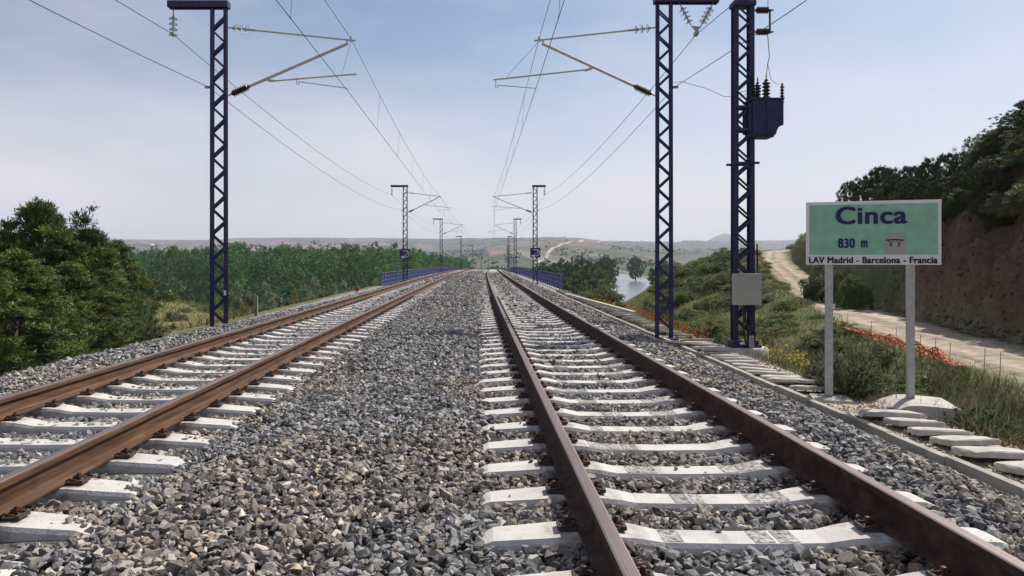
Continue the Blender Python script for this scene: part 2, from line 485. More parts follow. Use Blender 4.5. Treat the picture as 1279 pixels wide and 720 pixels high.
# skyline of the far plateau: photo pixel across, photo pixel down, distance
SKY = np.array([(-400, 298, 5200), (100, 299, 5600), (160, 299, 5600), (260, 299.5, 5600), (330, 297, 5200), (400, 296.5, 5000), (470, 297.5, 5000), (540, 299, 4800), (600, 297, 4200),
                (650, 296, 3400), (700, 295.5, 3200), (725, 297, 3200), (745, 300.5, 3300), (790, 302, 3800), (850, 303, 4600), (900, 301.5, 5200), (960, 300, 5600), (1050, 300, 5600), (1700, 298, 5600)])
def far_h(x, y):
    yy = np.maximum(y, 1.0)
    px = VX + F * x / yy
    r0 = np.interp(px, SKY[:, 0], SKY[:, 2])
    top = CAM_Z + (VY - np.interp(px, SKY[:, 0], SKY[:, 1])) * r0 / F
    t = yy / r0
    prof = np.interp(t, [0, .22, .36, .5, .62, .8, .93, 1.0, 1.3, 2.5], [0, .0, .10, .27, .33, .62, .86, 1.0, .98, .9])
    n = fbm(x / 420, y / 420, 5, 3) - .5
    n2 = fbm(x / 130, y / 130, 4, 9) - .5
    h = -13 + (top + 13) * prof + (n * 70 + n2 * 14) * smooth(.25, .7, t) * (1 - .75 * smooth(.85, 1.0, t))
    # pointed hill to the right, farther off
    gx, gy = (906 - VX) * 7600 / F, 7600
    d = np.hypot((x - gx) / 1.25, (y - gy) / 1.6)
    pk = 300 * np.exp(-(d / 330.) ** 1.25)
    return np.where(y > 200, np.maximum(h, np.where(pk > 6, pk - 6 + 0 * h, -99)), -13)

def natural(x, y):
    r = np.hypot(x, y)
    n = rbf(x, y)
    w = 1 - smooth(115, 190, r)
    v = far_h(x, y) + (fbm(x / 25, y / 25, 3, 5) - .5) * 1.2
    n = n * w + v * (1 - w)
    n = n + (fbm(x / 2.2, y / 2.2, 4, 2) - .5) * .55 * (1 - smooth(60, 150, r)) * smooth(5.6, 8.5, np.abs(x + .9))
    # the cliff beside the dirt road
    d = x - road_x(y)
    rz = road_z(y)
    onroad = (y > -30) & (y < 150)
    rag = (fbm(x / 1.3 + 3, y / 1.3, 4, 21) - .5) * 1.6
    rag2 = (fbm(x / .35 + 3, y / .35, 3, 23) - .5) * .4
    cm = (1 - smooth(31, 37, y + rag)) * onroad
    cl = rz + .10 * np.maximum(d - 1.7, 0) + 2.9 * smooth(2.1, 3.5, d + rag * .5 + rag2 * .6) + 1.42 * np.clip(d + rag * .8 - 3.3, 0, 3.0) + .2 * np.maximum(d - 6.3, 0) + rag2 * .7
    cl = cl + np.where(d > 2.2, .16 * np.sin(cl * 4.6 + 2.5 * fbm(x / 3, y / 3, 2, 55)) + .7 * (fbm(y / .8 + x * .15, y * 0 + 3, 3, 57) - .5) * smooth(2.2, 3.2, d), 0)
    n = np.where((d > 1.6) & (cm > 0), n * (1 - cm) + cl * cm, n)
    # road bench
    wr = (1 - smooth(1.7, 3.0, np.abs(d))) * onroad * (1 - smooth(120, 150, y))
    n = n * (1 - wr) + rz * wr
    # river channel
    rd = river_d(x, y)
    n = np.where(r > 100, n - 5.0 * (1 - smooth(15, 24, rd)) * smooth(100, 150, r), n)
    return n

def ground(x, y):
    x = np.asarray(x, float); y = np.asarray(y, float)
    u = x - cx(y)
    n = natural(x, y)
    side = np.maximum(u - 5.45, -7.6 - u)
    lump = (fbm(x / .9, y / .9, 3, 31) - .5) * .16 * smooth(0, 1.5, side)
    side = np.maximum(side, 0)
    fz = np.where(u < -2, -.62, -.76)
    emb = fz + dz(np.minimum(y, 60)) - .62 * side - .65 * np.maximum(y - 53, 0) + lump
    return np.where(emb > n, emb, n) if True else n

def gz(x, y): return float(ground(np.array([x]), np.array([y]))[0])

def build_ground():
    az = np.concatenate([np.radians(np.arange(-180, -48, 4.0)), np.radians(np.arange(-48, 48, .16)), np.radians(np.arange(48, 180.1, 4.0))])
    rs = [.8]
    while rs[-1] < 12000: rs.append(rs[-1] * (1.0125 if rs[-1] < 60 else 1.014))
    rs = np.array(rs)
    A, R = np.meshgrid(az, rs)
    X = R * np.sin(A); Y = R * np.cos(A)
    Z = ground(X, Y)
    Z = np.where((Y < 0) & (R > 250), -13, Z)
    nr, na = X.shape
    V = np.stack([X.ravel(), Y.ravel(), Z.ravel()], 1)
    V = np.vstack([V, [[0, 0, -.76]]])
    i = np.arange(nr - 1)[:, None] * na + np.arange(na - 1)[None]
    Fq = np.stack([i, i + 1, i + na + 1, i + na], -1).reshape(-1, 4)[:, ::-1]
    cen = len(V) - 1
    Ft = np.array([[cen, k, k + 1, k + 1] for k in range(na - 1)])
    # ---- colour of the earth; the cliff's also carries painted shade
    x, y, z = V[:, 0], V[:, 1], V[:, 2]
    u = x - cx(y); r = np.hypot(x, y)
    n1 = fbm(x / 3, y / 3, 4, 41)[:, None]; n2 = fbm(x / .8, y / .8, 3, 43)[:, None]
    scrub = np.array([.105, .115, .05]) * (.6 + .8 * n1); dry = np.array([.19, .165, .09]) * (.75 + .5 * n2)
    col = np.where(n1 > .52, scrub, dry * .6 + scrub * .4)
    left = ((u < -7.5) & (r < 130))[:, None]
    col = np.where(left, np.array([.20, .185, .085]) * (.65 + .7 * n1), col)
    # verge gravel
    verge = (smooth(4.0, 4.6, u) * (1 - smooth(5.5, 6.5, u + (n2[:, 0] - .5) * 1.4)) * (y < 56))[:, None]
    col = col * (1 - verge) + np.array([.37, .32, .25]) * (.75 + .5 * n2) * verge
    bed = ((np.abs(u + 1.2) < 5.9) & (y < 56))[:, None]
    col = np.where(bed & (verge < .1), np.array([.25, .24, .22]), col)
    d = x - road_x(y)
    rdm = ((1 - smooth(-.1, .7, np.abs(d) - np.interp(y, [10, 25, 45, 70], [1.35, 1.3, 1.0, .95]) + (n2[:, 0] - .5) * 1.2)) * (y > -20) * (y < 140))[:, None]
    col = col * (1 - rdm) + np.array([.35, .295, .225]) * (.8 + .4 * n2) * rdm
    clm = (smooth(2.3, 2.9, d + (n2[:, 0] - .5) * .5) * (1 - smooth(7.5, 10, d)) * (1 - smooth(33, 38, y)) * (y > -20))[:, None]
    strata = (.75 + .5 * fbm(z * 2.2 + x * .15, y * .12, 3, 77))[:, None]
    col = col * (1 - clm) + np.array([.118, .073, .050]) * strata * (.8 + .4 * n2) * clm  # cliff earth darkened, its shade put into the colour
    # valley and far country
    fw = smooth(120, 260, r)[:, None]
    fa = fbm(x / 160, y / 260, 4, 51)[:, None]; fb = fbm(x / 60, y / 90, 4, 53)[:, None]
    far = np.where(fa > .56, np.array([.145, .125, .105]), np.where(fa > .46, np.array([.07, .085, .05]), np.array([.10, .10, .072])))
    far = far * (.55 + .9 * fb)
    plain = np.array([.055, .095, .035]) * (.6 + .8 * fb)
    pw = (1 - smooth(900, 1500, y))[:, None]
    far = far * (1 - pw) + plain * pw
    px = VX + F * x / np.maximum(y, 1)
    pk = ((np.abs(px - 690) < 75) & (y > 1900) & (y < 3300))[:, None]
    far = np.where(pk, far * .45 + np.array([.19, .145, .12]) * (.6 + .7 * fb) * .6, far)
    clay = ((np.abs(px - 620) < 9 + 10 * (fb[:, 0] - .5)) & (y > 1650) & (y < 2150))[:, None]
    far = np.where(clay, np.array([.23, .16, .13]) * (.5 + .8 * fb), far)
    lf = ((px < 480) & (px > 215) & (y > 2600) & (fa[:, 0] > .5))[:, None]
    far = np.where(lf, far * .4 + np.array([.22, .165, .14]) * .6, far)
    col = col * (1 - fw) + far * fw
    fo = ((y > 190) & (y < 520) & (x < -12 + cx(y)))[:, None]
    col = np.where(fo, np.array([.035, .06, .025]), col)
    rv = ((river_d(x, y) < 27) & (r > 100))[:, None]
    col = np.where(rv, np.array([.22, .20, .15]), col)
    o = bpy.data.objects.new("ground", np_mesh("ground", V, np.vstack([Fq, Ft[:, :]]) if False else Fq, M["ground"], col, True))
    link(o); tag(o, kind="structure")
    me = np_mesh("ground_cap", V[[cen] + list(range(na))], np.array([[0, k + 2, k + 1] for k in range(na - 1)]), M["ground"], np.tile([.25, .24, .22], (na + 1, 1)))
    bm = bmesh.new(); bm.from_mesh(o.data); 
    bm.free()
    c = bpy.data.objects.new("ground_cap", me); link(c, o); 
    return o
build_ground()

def build_water():
    V = []; Fq = []
    w = 24
    for i, p in enumerate(RIVER):
        a = RIVER[max(i - 1, 0)]; b = RIVER[min(i + 1, len(RIVER) - 1)]
        d = (b - a) / np.linalg.norm(b - a); n = np.array([d[1], -d[0]])
        V += [(p[0] - n[0] * w, p[1] - n[1] * w, WATER_Z), (p[0] + n[0] * w, p[1] + n[1] * w, WATER_Z)]
        if i: Fq.append((2 * i - 2, 2 * i - 1, 2 * i + 1, 2 * i))
    o = bpy.data.objects.new("river_water", np_mesh("river_water", V, Fq, M["water"])); link(o); tag(o, kind="structure")
build_water()

def build_road():
    ys = np.concatenate([np.arange(2, 60, .5), np.arange(60, 118, 1.5)])
    V = []; Fq = []; C = []
    ks = np.linspace(-1, 1, 15)
    for i, y in enumerate(ys):
        hw = float(np.interp(y, [10, 25, 45, 70], [1.35, 1.3, 1.1, 1.05])) + .08 * math.sin(y * .9) + .05 * math.sin(y * 2.3)
        for k in ks:
            x = road_x(y) + k * hw + (.12 * math.sin(y * 1.9 + 2 * k) if abs(k) == 1 else 0)
            rut = -.05 * math.exp(-((abs(k) - .45) / .12) ** 2) + .03 * math.exp(-(k / .2) ** 2)
            edge = -.07 if abs(k) > .99 else 0
            zz = gz(x, y) + .045 + rut * .6 + edge
            V.append((x, y, zz))
            nn = float(fbm(np.array([x / .7]), np.array([y / 1.6]), 3, 5)[0])
            C.append(np.array([.385, .32, .245]) * (.6 + .75 * nn) * (1 - .28 * math.exp(-(k / .22) ** 2)) * (.8 if abs(k) > .85 else 1) * (1 + (.1 if rut < -.02 else 0)))
        if i:
            n = len(ks)
            for j in range(n - 1):
                a = (i - 1) * n + j
                Fq.append((a, a + 1, a + n + 1, a + n))
    o = bpy.data.objects.new("dirt_road", np_mesh("dirt_road", V, Fq, M["ground"], np.array(C), True)); link(o); tag(o, kind="structure")
build_road()

# pale track slanting up the far hillside
def build_far_track():
    V = []; Fq = []
    for i, t in enumerate(np.linspace(0, 1, 60)):
        px = 668 + (752 - 668) * t; y = 1180 + (3150 - 1180) * t ** 1.15
        x = (px - VX) * y / F; w = 3.5 + 5 * t
        for s in (-1, 1):
            xx = x + s * w
            V.append((xx, y, gz(xx, y) + 1.6))
        if i: Fq.append((2 * i - 2, 2 * i - 1, 2 * i + 1, 2 * i))
    C = np.tile([.42, .36, .29], (len(V), 1))
    o = bpy.data.objects.new("hillside_path", np_mesh("hillside_path", V, Fq, M["ground"], C)); link(o); tag(o, kind="structure")
build_far_track()

# ------------------------------------------------------------------ haze
mh = bpy.data.materials.new("haze_air"); mh.use_nodes = True
for n in list(mh.node_tree.nodes): mh.node_tree.nodes.remove(n)
ho = mh.node_tree.nodes.new("ShaderNodeOutputMaterial"); hv = mh.node_tree.nodes.new("ShaderNodeVolumePrincipled")
hv.inputs["Color"].default_value = (.72, .77, .90, 1); hv.inputs["Density"].default_value = HAZE_DENSITY
hv.inputs["Anisotropy"].default_value = .2
mh.node_tree.links.new(hv.outputs["Volume"], ho.inputs["Volume"])
hb = MB(); hb.box((0, 0, 165), (25000, 25000, 370))
if HAZE_DENSITY > 0: tag(hb.build("haze", mh), kind="stuff")

# ------------------------------------------------------------------ ballast
TRK = {"left": -3.28, "right": 1.33}       # track centres
GA = .7535
ZS = -.185                                 # top of sleeper at the rail seat
def ballast_z(u, y=0.):
    """height of the ballast surface; its left shoulder sinks with distance"""
    return _ballast_z(u) - np.clip((np.asarray(y) - 12) * .0115, 0, .26) * smooth(-4.75, -5.5, u)
def _ballast_z(u):
    xs = [-6.9, -6.25, -5.55, -4.9, -4.6, -4.15, -3.95, -2.6, -2.4, -1.95, -1.6, -.9, -.3, .0, .46, .66, 2.0, 2.2, 2.65, 3.05, 3.4, 4.40]
    zs = [-.72, -.60, -.20, -.20, -.228, -.226, -.243, -.243, -.226, -.228, -.19, -.182, -.19, -.228, -.226, -.243, -.243, -.226, -.228, -.25, -.37, -.82]
    return np.interp(u, xs, zs)
STONE_C = np.array([1.10, 1.085, 1.07]) * np.array([(.20, .196, .193), (.27, .262, .255), (.14, .138, .140), (.34, .328, .31), (.30, .262, .215), (.095, .095, .10), (.23, .225, .228), (.45, .435, .41), (.19, .17, .15)])
STONE_P = np.array([.22, .17, .20, .10, .06, .14, .05, .04, .02])  # extra dark and light stones, tones standing in for shadow contrast
def stone_protos(n=26):
    out = []
    for i in range(n):
        bm = bmesh.new()
        ax = RNG.uniform(.62, 1.2, 3)
        for k in range(10):
            p = RNG.normal(size=3); p /= np.linalg.norm(p)
            p = np.sign(p) * np.abs(p) ** .75 * ax * RNG.uniform(.85, 1.1)
            bm.verts.new(p)
        r = bmesh.ops.convex_hull(bm, input=bm.verts[:])
        bmesh.ops.delete(bm, geom=[v for v in bm.verts if not v.link_faces], context='VERTS')
        bmesh.ops.triangulate(bm, faces=bm.faces[:])
        bm.verts.index_update()
        out.append((np.array([v.co[:] for v in bm.verts]), np.array([[v.index for v in f.verts] for f in bm.faces])))
        bm.free()
    return out
PROTOS = stone_protos()
def rand_rot(n):
    q = RNG.normal(size=(n, 4)); q /= np.linalg.norm(q, axis=1)[:, None]
    w, x, y, z = q.T
    return np.stack([1 - 2 * (y * y + z * z), 2 * (x * y - z * w), 2 * (x * z + y * w), 2 * (x * y + z * w), 1 - 2 * (x * x + z * z), 2 * (y * z - x * w),
                     2 * (x * z - y * w), 2 * (y * z + x * w), 1 - 2 * (x * x + y * y)], 1).reshape(-1, 3, 3)
def stones_mesh(name, C, R, cols):
    idx = RNG.integers(0, len(PROTOS), len(C)); rot = rand_rot(len(C))
    Vs, Fs, Ts = [], [], []; off = 0
    for k, (pv, pf) in enumerate(PROTOS):
        s = np.where(idx == k)[0]
        if not len(s): continue
        v = np.einsum('nij,vj->nvi', rot[s], pv) * R[s][:, None, None]
        v[:, :, 2] *= .85
        v += C[s][:, None, :]
        m = len(pv)
        f = pf[None] + (np.arange(len(s)) * m)[:, None, None] + off
        Vs.append(v.reshape(-1, 3)); Fs.append(f.reshape(-1, 3)); Ts.append(np.repeat(cols[s], m, 0)); off += len(s) * m
    return np_mesh(name, np.vstack(Vs), np.vstack(Fs), M["stone"], np.vstack(Ts))

SL_P = .6
Y0S = 3.73 - 2 * SL_P + .0
def in_sleeper(u, y, grow=0.):
    k = np.abs((y - Y0S + SL_P / 2) % SL_P - SL_P / 2) < .115 + grow
    t = (np.abs(u - TRK["left"]) < 1.28 + grow) | (np.abs(u - TRK["right"]) < 1.28 + grow)
    return k & t
def build_ballast():
    # bed under and beyond the loose stones
    ys = np.concatenate([np.arange(-4, 60, .25), np.arange(60, 470, 2.0)])
    us = np.concatenate([np.arange(-6.9, 4.40, .1), [4.40]])
    Y, U = np.meshgrid(ys, us, indexing='ij')
    Z = ballast_z(U, Y) - np.where(Y < 20, .03, np.where(Y < 60, .014, 0.0)) + dz(Y) + (fbm(U / .35, Y / .35, 2, 8) - .5) * .035
    X = U + cx(Y)
    n = len(us)
    i = np.arange(len(ys) - 1)[:, None] * n + np.arange(n - 1)[None]
    Fq = np.stack([i, i + 1, i + n + 1, i + n], -1).reshape(-1, 4)
    V = np.stack([X.ravel(), Y.ravel(), Z.ravel()], 1)
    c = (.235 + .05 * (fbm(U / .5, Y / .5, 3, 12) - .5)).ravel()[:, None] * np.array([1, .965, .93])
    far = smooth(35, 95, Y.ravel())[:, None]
    c = c * (.38 + .47 * far)  # near bed darkened: shade of the gaps between stones put into its colour
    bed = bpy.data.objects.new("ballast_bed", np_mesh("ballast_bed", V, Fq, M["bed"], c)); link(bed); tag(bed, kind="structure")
    # loose stones
    Cs, Rs = [], []
    for y0, y1, sp, rad, lay in ((2.2, 9, .038, .0255, 1.25), (9, 20, .052, .032, 1.2), (20, 46, .088, .047, 1.1), (46, 100, .17, .085, 1.0)):
        w = 10.95 if True else 0
        nn = int((y1 - y0) * 11.1 / sp ** 2 * lay)
        y = RNG.uniform(y0, y1, nn); u = RNG.uniform(-6.75, 4.36, nn)
        x = u + cx(y)
        ok = (x > -.68 * y - .8) & (x < .78 * y + .8) & ~in_sleeper(u, y, .010) & (RNG.random(nn) > smooth(60, 100, y))
        y, u, x = y[ok], u[ok], x[ok]
        r = rad * np.exp(RNG.normal(0, .29, len(y))); r = np.minimum(r, rad * 1.8)
        crib = in_sleeper(u, y, .35)
        z = ballast_z(u, y) + dz(y) + RNG.uniform(-.5, .45, len(y)) * rad + (fbm(u / .35, y / .35, 2, 8) - .5) * .04
        Cs.append(np.stack([x, y, z], 1)); Rs.append(r)
    C = np.vstack(Cs); R = np.concatenate(Rs)
    # a few strays on the verge and on the sleepers
    m = 900; y = RNG.uniform(4, 40, m); u = RNG.normal(4.75, .35, m); u = np.where(u < 4.5, 4.5 + (4.5 - u), u)
    C2 = np.stack([u + cx(y), y, -.745 + 0 * y], 1)
    C = np.vstack([C, C2]); R = np.concatenate([R, RNG.uniform(.012, .028, m)])
    m = 9000; y = 4.5 + 22 * RNG.random(m) ** 1.5; u = 4.5 + RNG.random(m) * 1.05
    C = np.vstack([C, np.stack([u + cx(y), y, -.752 + 0 * y], 1)]); R = np.concatenate([R, np.exp(RNG.normal(-4.55, .35, m))]); n_fine = m
    m = 170; k = RNG.integers(0, 40, m); right = RNG.random(m) > .45
    xl = np.where(RNG.random(m) < .6, RNG.uniform(-.6, .6, m), np.sign(RNG.normal(size=m)) * RNG.uniform(.92, 1.25, m))
    C3 = np.stack([np.where(right, TRK["right"], TRK["left"]) + xl, Y0S + k * SL_P + np.where(right, 0, .17) + RNG.uniform(-.09, .09, m), 0 * xl], 1)
    C3[:, 2] = ZS + np.interp(xl, [-1.3, -1.0, -.62, -.4, .4, .62, 1.0, 1.3], [-.05, -.01, 0, -.04, -.04, 0, -.01, -.05]) + .008; C3[:, 0] += cx(C3[:, 1])
    C = np.vstack([C, C3]); R = np.concatenate([R, RNG.uniform(.008, .021, m)])
    ci = RNG.choice(len(STONE_C), len(C), p=STONE_P)
    cols = STONE_C[ci] * RNG.uniform(.8, 1.2, (len(C), 1))
    patch = fbm(C[:, 0] / 1.1, C[:, 1] / 1.6, 3, 61)[:, None]
    warm = np.array([1.12, 1.04, .93])
    cols = np.where(patch > .54, cols * warm, cols)
    fine = slice(len(C) - 170 - n_fine, len(C) - 170)
    cols[fine] = np.array([.40, .345, .265]) * RNG.uniform(.55, 1.25, (n_fine, 1))
    uu = C[:, 0] - cx(C[:, 1])
    dr = np.min([np.abs(uu - (t + g)) for t in TRK.values() for g in (-GA, GA)], axis=0)
    st = (smooth(.34, .10, dr) * RNG.uniform(.1, .75, len(C)))[:, None]
    cols = cols * (1 - st) + np.array([.15, .088, .060]) * st
    o = bpy.data.objects.new("ballast_gravel", stones_mesh("ballast_gravel", C, R, cols)); link(o); tag(o, kind="stuff")
    print("stones", len(C))
M["bed"] = tint_mat("ballast_bed", rough=.95, var=.55, scale=22, bump=1.0, bscale=16, bdist=.05, spec=.15)
build_ballast()

# ------------------------------------------------------------------ track
RAILP = [(-.075, -.172), (.075, -.172), (.075, -.161), (.028, -.148), (.010, -.135), (.0085, -.06), (.012, -.05), (.034, -.040), (.036, -.012), (.033, -.004), (.024, 0),
         (-.024, 0), (-.033, -.004), (-.036, -.012), (-.034, -.040), (-.012, -.05), (-.0085, -.06), (-.010, -.135), (-.028, -.148), (-.075, -.161)]
def build_rail(u, label, side='rust'):
    ys = np.concatenate([np.arange(-3, 60, 1.5), np.arange(60, 470, 4)])
    n = len(RAILP)
    V = []; Fq = []; mi = []
    for i, y in enumerate(ys):
        for (a, b) in RAILP: V.append((u + float(cx(y)) + a, y, b + float(dz(y))))
        if i:
            for k in range(n):
                k2 = (k + 1) % n
                Fq.append(((i - 1) * n + k, i * n + k, i * n + k2, (i - 1) * n + k2)[::-1])
                mi.append(1 if k in (9, 10, 11) else 0)
    o = bpy.data.objects.new("running_rail", np_mesh("running_rail", V, Fq, [M[side], M["railtop"]], matidx=mi))
    link(o)
    bm = bmesh.new(); bm.from_mesh(o.data); bmesh.ops.recalc_face_normals(bm, faces=bm.faces[:]); bm.to_mesh(o.data); bm.free()
    tag(o, label, "rail")
build_rail(TRK["left"] - GA, "rusty rail on the far left, next to the pine trees")
build_rail(TRK["left"] + GA, "sunlit rusty rail between the left track's sleepers and the central gravel")
build_rail(TRK["right"] - GA, "shade-toned rusty rail beside the central gravel, inner rail of the right track", "rust_shaded")
build_rail(TRK["right"] + GA, "shade-toned rusty rail nearest the name sign, outer rail of the right track", "rust_shaded")

SL_X = [-1.3, -1.24, -1.0, -.88, -.62, -.52, -.40, 0, .40, .52, .62, .88, 1.0, 1.24, 1.3]
SL_Z = [-.052, -.028, -.010, 0, 0, -.012, -.036, -.042, -.036, -.012, 0, 0, -.010, -.028, -.052]
SL_W = [.095, .105, .118, .122, .122, .110, .098, .095, .098, .110, .122, .122, .118, .105, .095]
def sleeper_mesh():
    b = MB(); vs = []; fs = []
    for x, z, w in zip(SL_X, SL_Z, SL_W):
        vs += [(x, -w - .035, -.2), (x, -w - .006, z - .022), (x, -w + .008, z), (x, w - .008, z), (x, w + .006, z - .022), (x, w + .035, -.2)]
    n = 6
    for i in range(len(SL_X) - 1):
        for k in range(5): fs.append((i * n + k, i * n + k + 1, (i + 1) * n + k + 1, (i + 1) * n + k))
    fs.append(tuple(range(6))); fs.append(tuple(range(len(vs) - 1, len(vs) - 7, -1)))
    b.add(vs, fs)
    return b.mesh("concrete_sleeper", M["sleeper"])
def far_sleeper_add(b, x, y, z):
    vs = [];
    for sx, zz in ((-1.3, -.05), (-.75, 0), (0, -.04), (.75, 0), (1.3, -.05)):
        for w, q in ((-.15, -.2), (-.11, zz), (.11, zz), (.15, -.2)): vs.append((x + sx, y + w, z + q))
    fs = []
    for i in range(4):
        for k in range(3): fs.append((i * 4 + k, i * 4 + k + 1, i * 4 + k + 5, i * 4 + k + 4))
    b.add(vs, fs)
def clip_mesh():
    b = MB()
    # spring clip: two loops either side of the screw, legs bearing on the rail foot (at -x)
    for s in (-1, 1):
        pts = [(-.055, s * .012, .016), (-.03, s * .016, .030), (.018, s * .020, .034), (.040, s * .034, .026), (.034, s * .054, .020), (.0, s * .060, .030), (-.045, s * .056, .036), (-.072, s * .050, .018)]
        b.tube(pts, .0075, 7)
    b.tube([(-.055, -.012, .016), (-.062, 0, .014), (-.055, .012, .016)], .0075, 7)
    return b.mesh("rail_clip", M["clip"])
def plate_mesh():
    b = MB(); b.box((-.006, 0, .004), (.115, .125, .016), bev=.004); b.box((.048, 0, .012), (.02, .125, .026), bev=.004)
    return b.mesh("guide_plate", M["pad"])
def bolt_mesh():
    b = MB(); b.lathe((0, 0, .01), (0, 0, 1), [(0, .012), (.03, .012), (.03, .022), (.036, .022), (.036, .017), (.058, .016), (.061, .010)], 6)
    return b.mesh("bolt", M["clip"])
def cast_mesh(spec):
    V = []; Fq = []
    for (a, c) in spec:
        xs = np.linspace(a, c, 6)
        o = len(V)
        for x in xs:
            z = np.interp(x, SL_X, SL_Z) + .0022; w = np.interp(x, SL_X, SL_W) - .016
            V += [(x, -w, z), (x, w, z)]
        for i in range(5): Fq.append((o + 2 * i, o + 2 * i + 2, o + 2 * i + 3, o + 2 * i + 1))
    return np_mesh("cast_lettering", V, Fq, M["castmark"])
SLM, CLM, PLM, BOM = sleeper_mesh(), clip_mesh(), plate_mesh(), bolt_mesh()
CASTS = [[cast_mesh([q]) for q in s] for s in ([(-.50, -.27), (-.255, -.14)], [(-.33, -.14), (.30, .40), (.41, .56)], [(-.18, -.09), (-.07, .0), (.25, .47)], [(-.4, -.3), (.05, .15), (.17, .27)])]
N_IND, N_CLIP = 150, 42
def build_sleepers(side, uc, label, group, mlabel):
    rest = MB()
    proto = None
    for k in range(-1 if side == "right" else -1, 640):
        y = Y0S + k * SL_P + (0.17 if side == "left" else 0)
        jx, jy, jr = random.uniform(-.012, .012), random.uniform(-.008, .008), random.uniform(-.006, .006)
        x, z = uc + float(cx(y)), ZS + float(dz(y))
        if k < N_IND:
            o = bpy.data.objects.new("concrete_sleeper", SLM); COL.objects.link(o)
            o.location = (x + jx, y + jy, z); o.rotation_euler = (0, 0, jr - y / 5000.0)
            tag(o, label, "sleeper", group)
            if k < N_CLIP:
                for r in (-GA, GA):
                    for s in (-1, 1):
                        c = bpy.data.objects.new("rail_clip", CLM); COL.objects.link(c); c.parent = o
                        c.scale = (.8, .8, .8); c.location = (r + s * .125 - jx, 0, .008); c.rotation_euler = (0, 0, 0 if s > 0 else PI)
                        p = bpy.data.objects.new("guide_plate", PLM); COL.objects.link(p); p.parent = c
                        q = bpy.data.objects.new("bolt", BOM); COL.objects.link(q); q.parent = c
            if k < 20 and side == "right":
                for q in CASTS[(k * 3 + 1) % 4]:
                    c = bpy.data.objects.new("cast_lettering", q); COL.objects.link(c); c.parent = o
        else:
            far_sleeper_add(rest, x, y, z)
    o = rest.build("distant_sleepers", M["sleeper"]); tag(o, kind="stuff")
build_sleepers("left", TRK["left"], "pale concrete sleeper under the rusty rails of the left track", "concrete sleepers of the left track", None)
build_sleepers("right", TRK["right"], "pale concrete sleeper under the dark rails of the right track, beside the sign", "concrete sleepers of the right track", None)

# ------------------------------------------------------------------ overhead line masts
def glass_string(b_cap, b_glass, a, d, n, pitch, r):
    a = Vector(a); d = Vector(d).normalized()
    for i in range(n):
        p = a + d * (pitch * i)
        b_cap.lathe(p, d, [(0, .012), (.01, .032), (pitch * .42, .038), (pitch * .5, .02), (pitch, .012)], 8)
        b_glass.lathe(p, d, [(pitch * .40, .03), (pitch * .46, r * .8), (pitch * .62, r), (pitch * .70, r * .97), (pitch * .60, r * .6), (pitch * .55, .03)], 14)

def shed_insulator(b, a, d, L, r, n):
    a = Vector(a); d = Vector(d).normalized()
    prof = [(0, r * .45)]
    for i in range(n):
        t = L * (.08 + .84 * i / n); w = L * .84 / n
        prof += [(t, r * .5), (t + w * .3, r), (t + w * .5, r), (t + w * .9, r * .5)]
    prof += [(L, r * .45)]
    b.lathe(a, d, prof, 12)

def lattice(root, H, w0, w1, dep, pitch, mat_, chord=.085, start=.25):
    """two channel chords and zigzag lacing on the front and the back"""
    for s in (-1, 1):
        b = MB()
        b.bar((s * (w0 / 2 - chord / 2), 0, 0), (s * (w1 / 2 - chord / 2), 0, H), chord * .16, dep, (0, 1, 0))
        for f in (-1, 1):
            b.bar((s * (w0 / 2 - chord / 2), f * (dep / 2 - .006), 0), (s * (w1 / 2 - chord / 2), f * (dep / 2 - .006), H), chord, .013, (0, 1, 0))
        b.build("chord", mat_, root)
    for f in (-1, 1):
        b = MB()
        z = start; side = 1
        y = f * (dep / 2 + .008)
        while z + pitch / 2 < H:
            wa = (w0 + (w1 - w0) * z / H) / 2 - chord * .5; wb = (w0 + (w1 - w0) * (z + pitch / 2) / H) / 2 - chord * .5
            thick = .062 if side < 0 else .045
            b.bar((side * wa, y, z), (-side * wb, y + f * .004 * (1 if side < 0 else 2.2), z + pitch / 2), thick, .008, (0, 1, 0))
            z += pitch / 2; side = -side
        b.build("lacing", mat_, root)

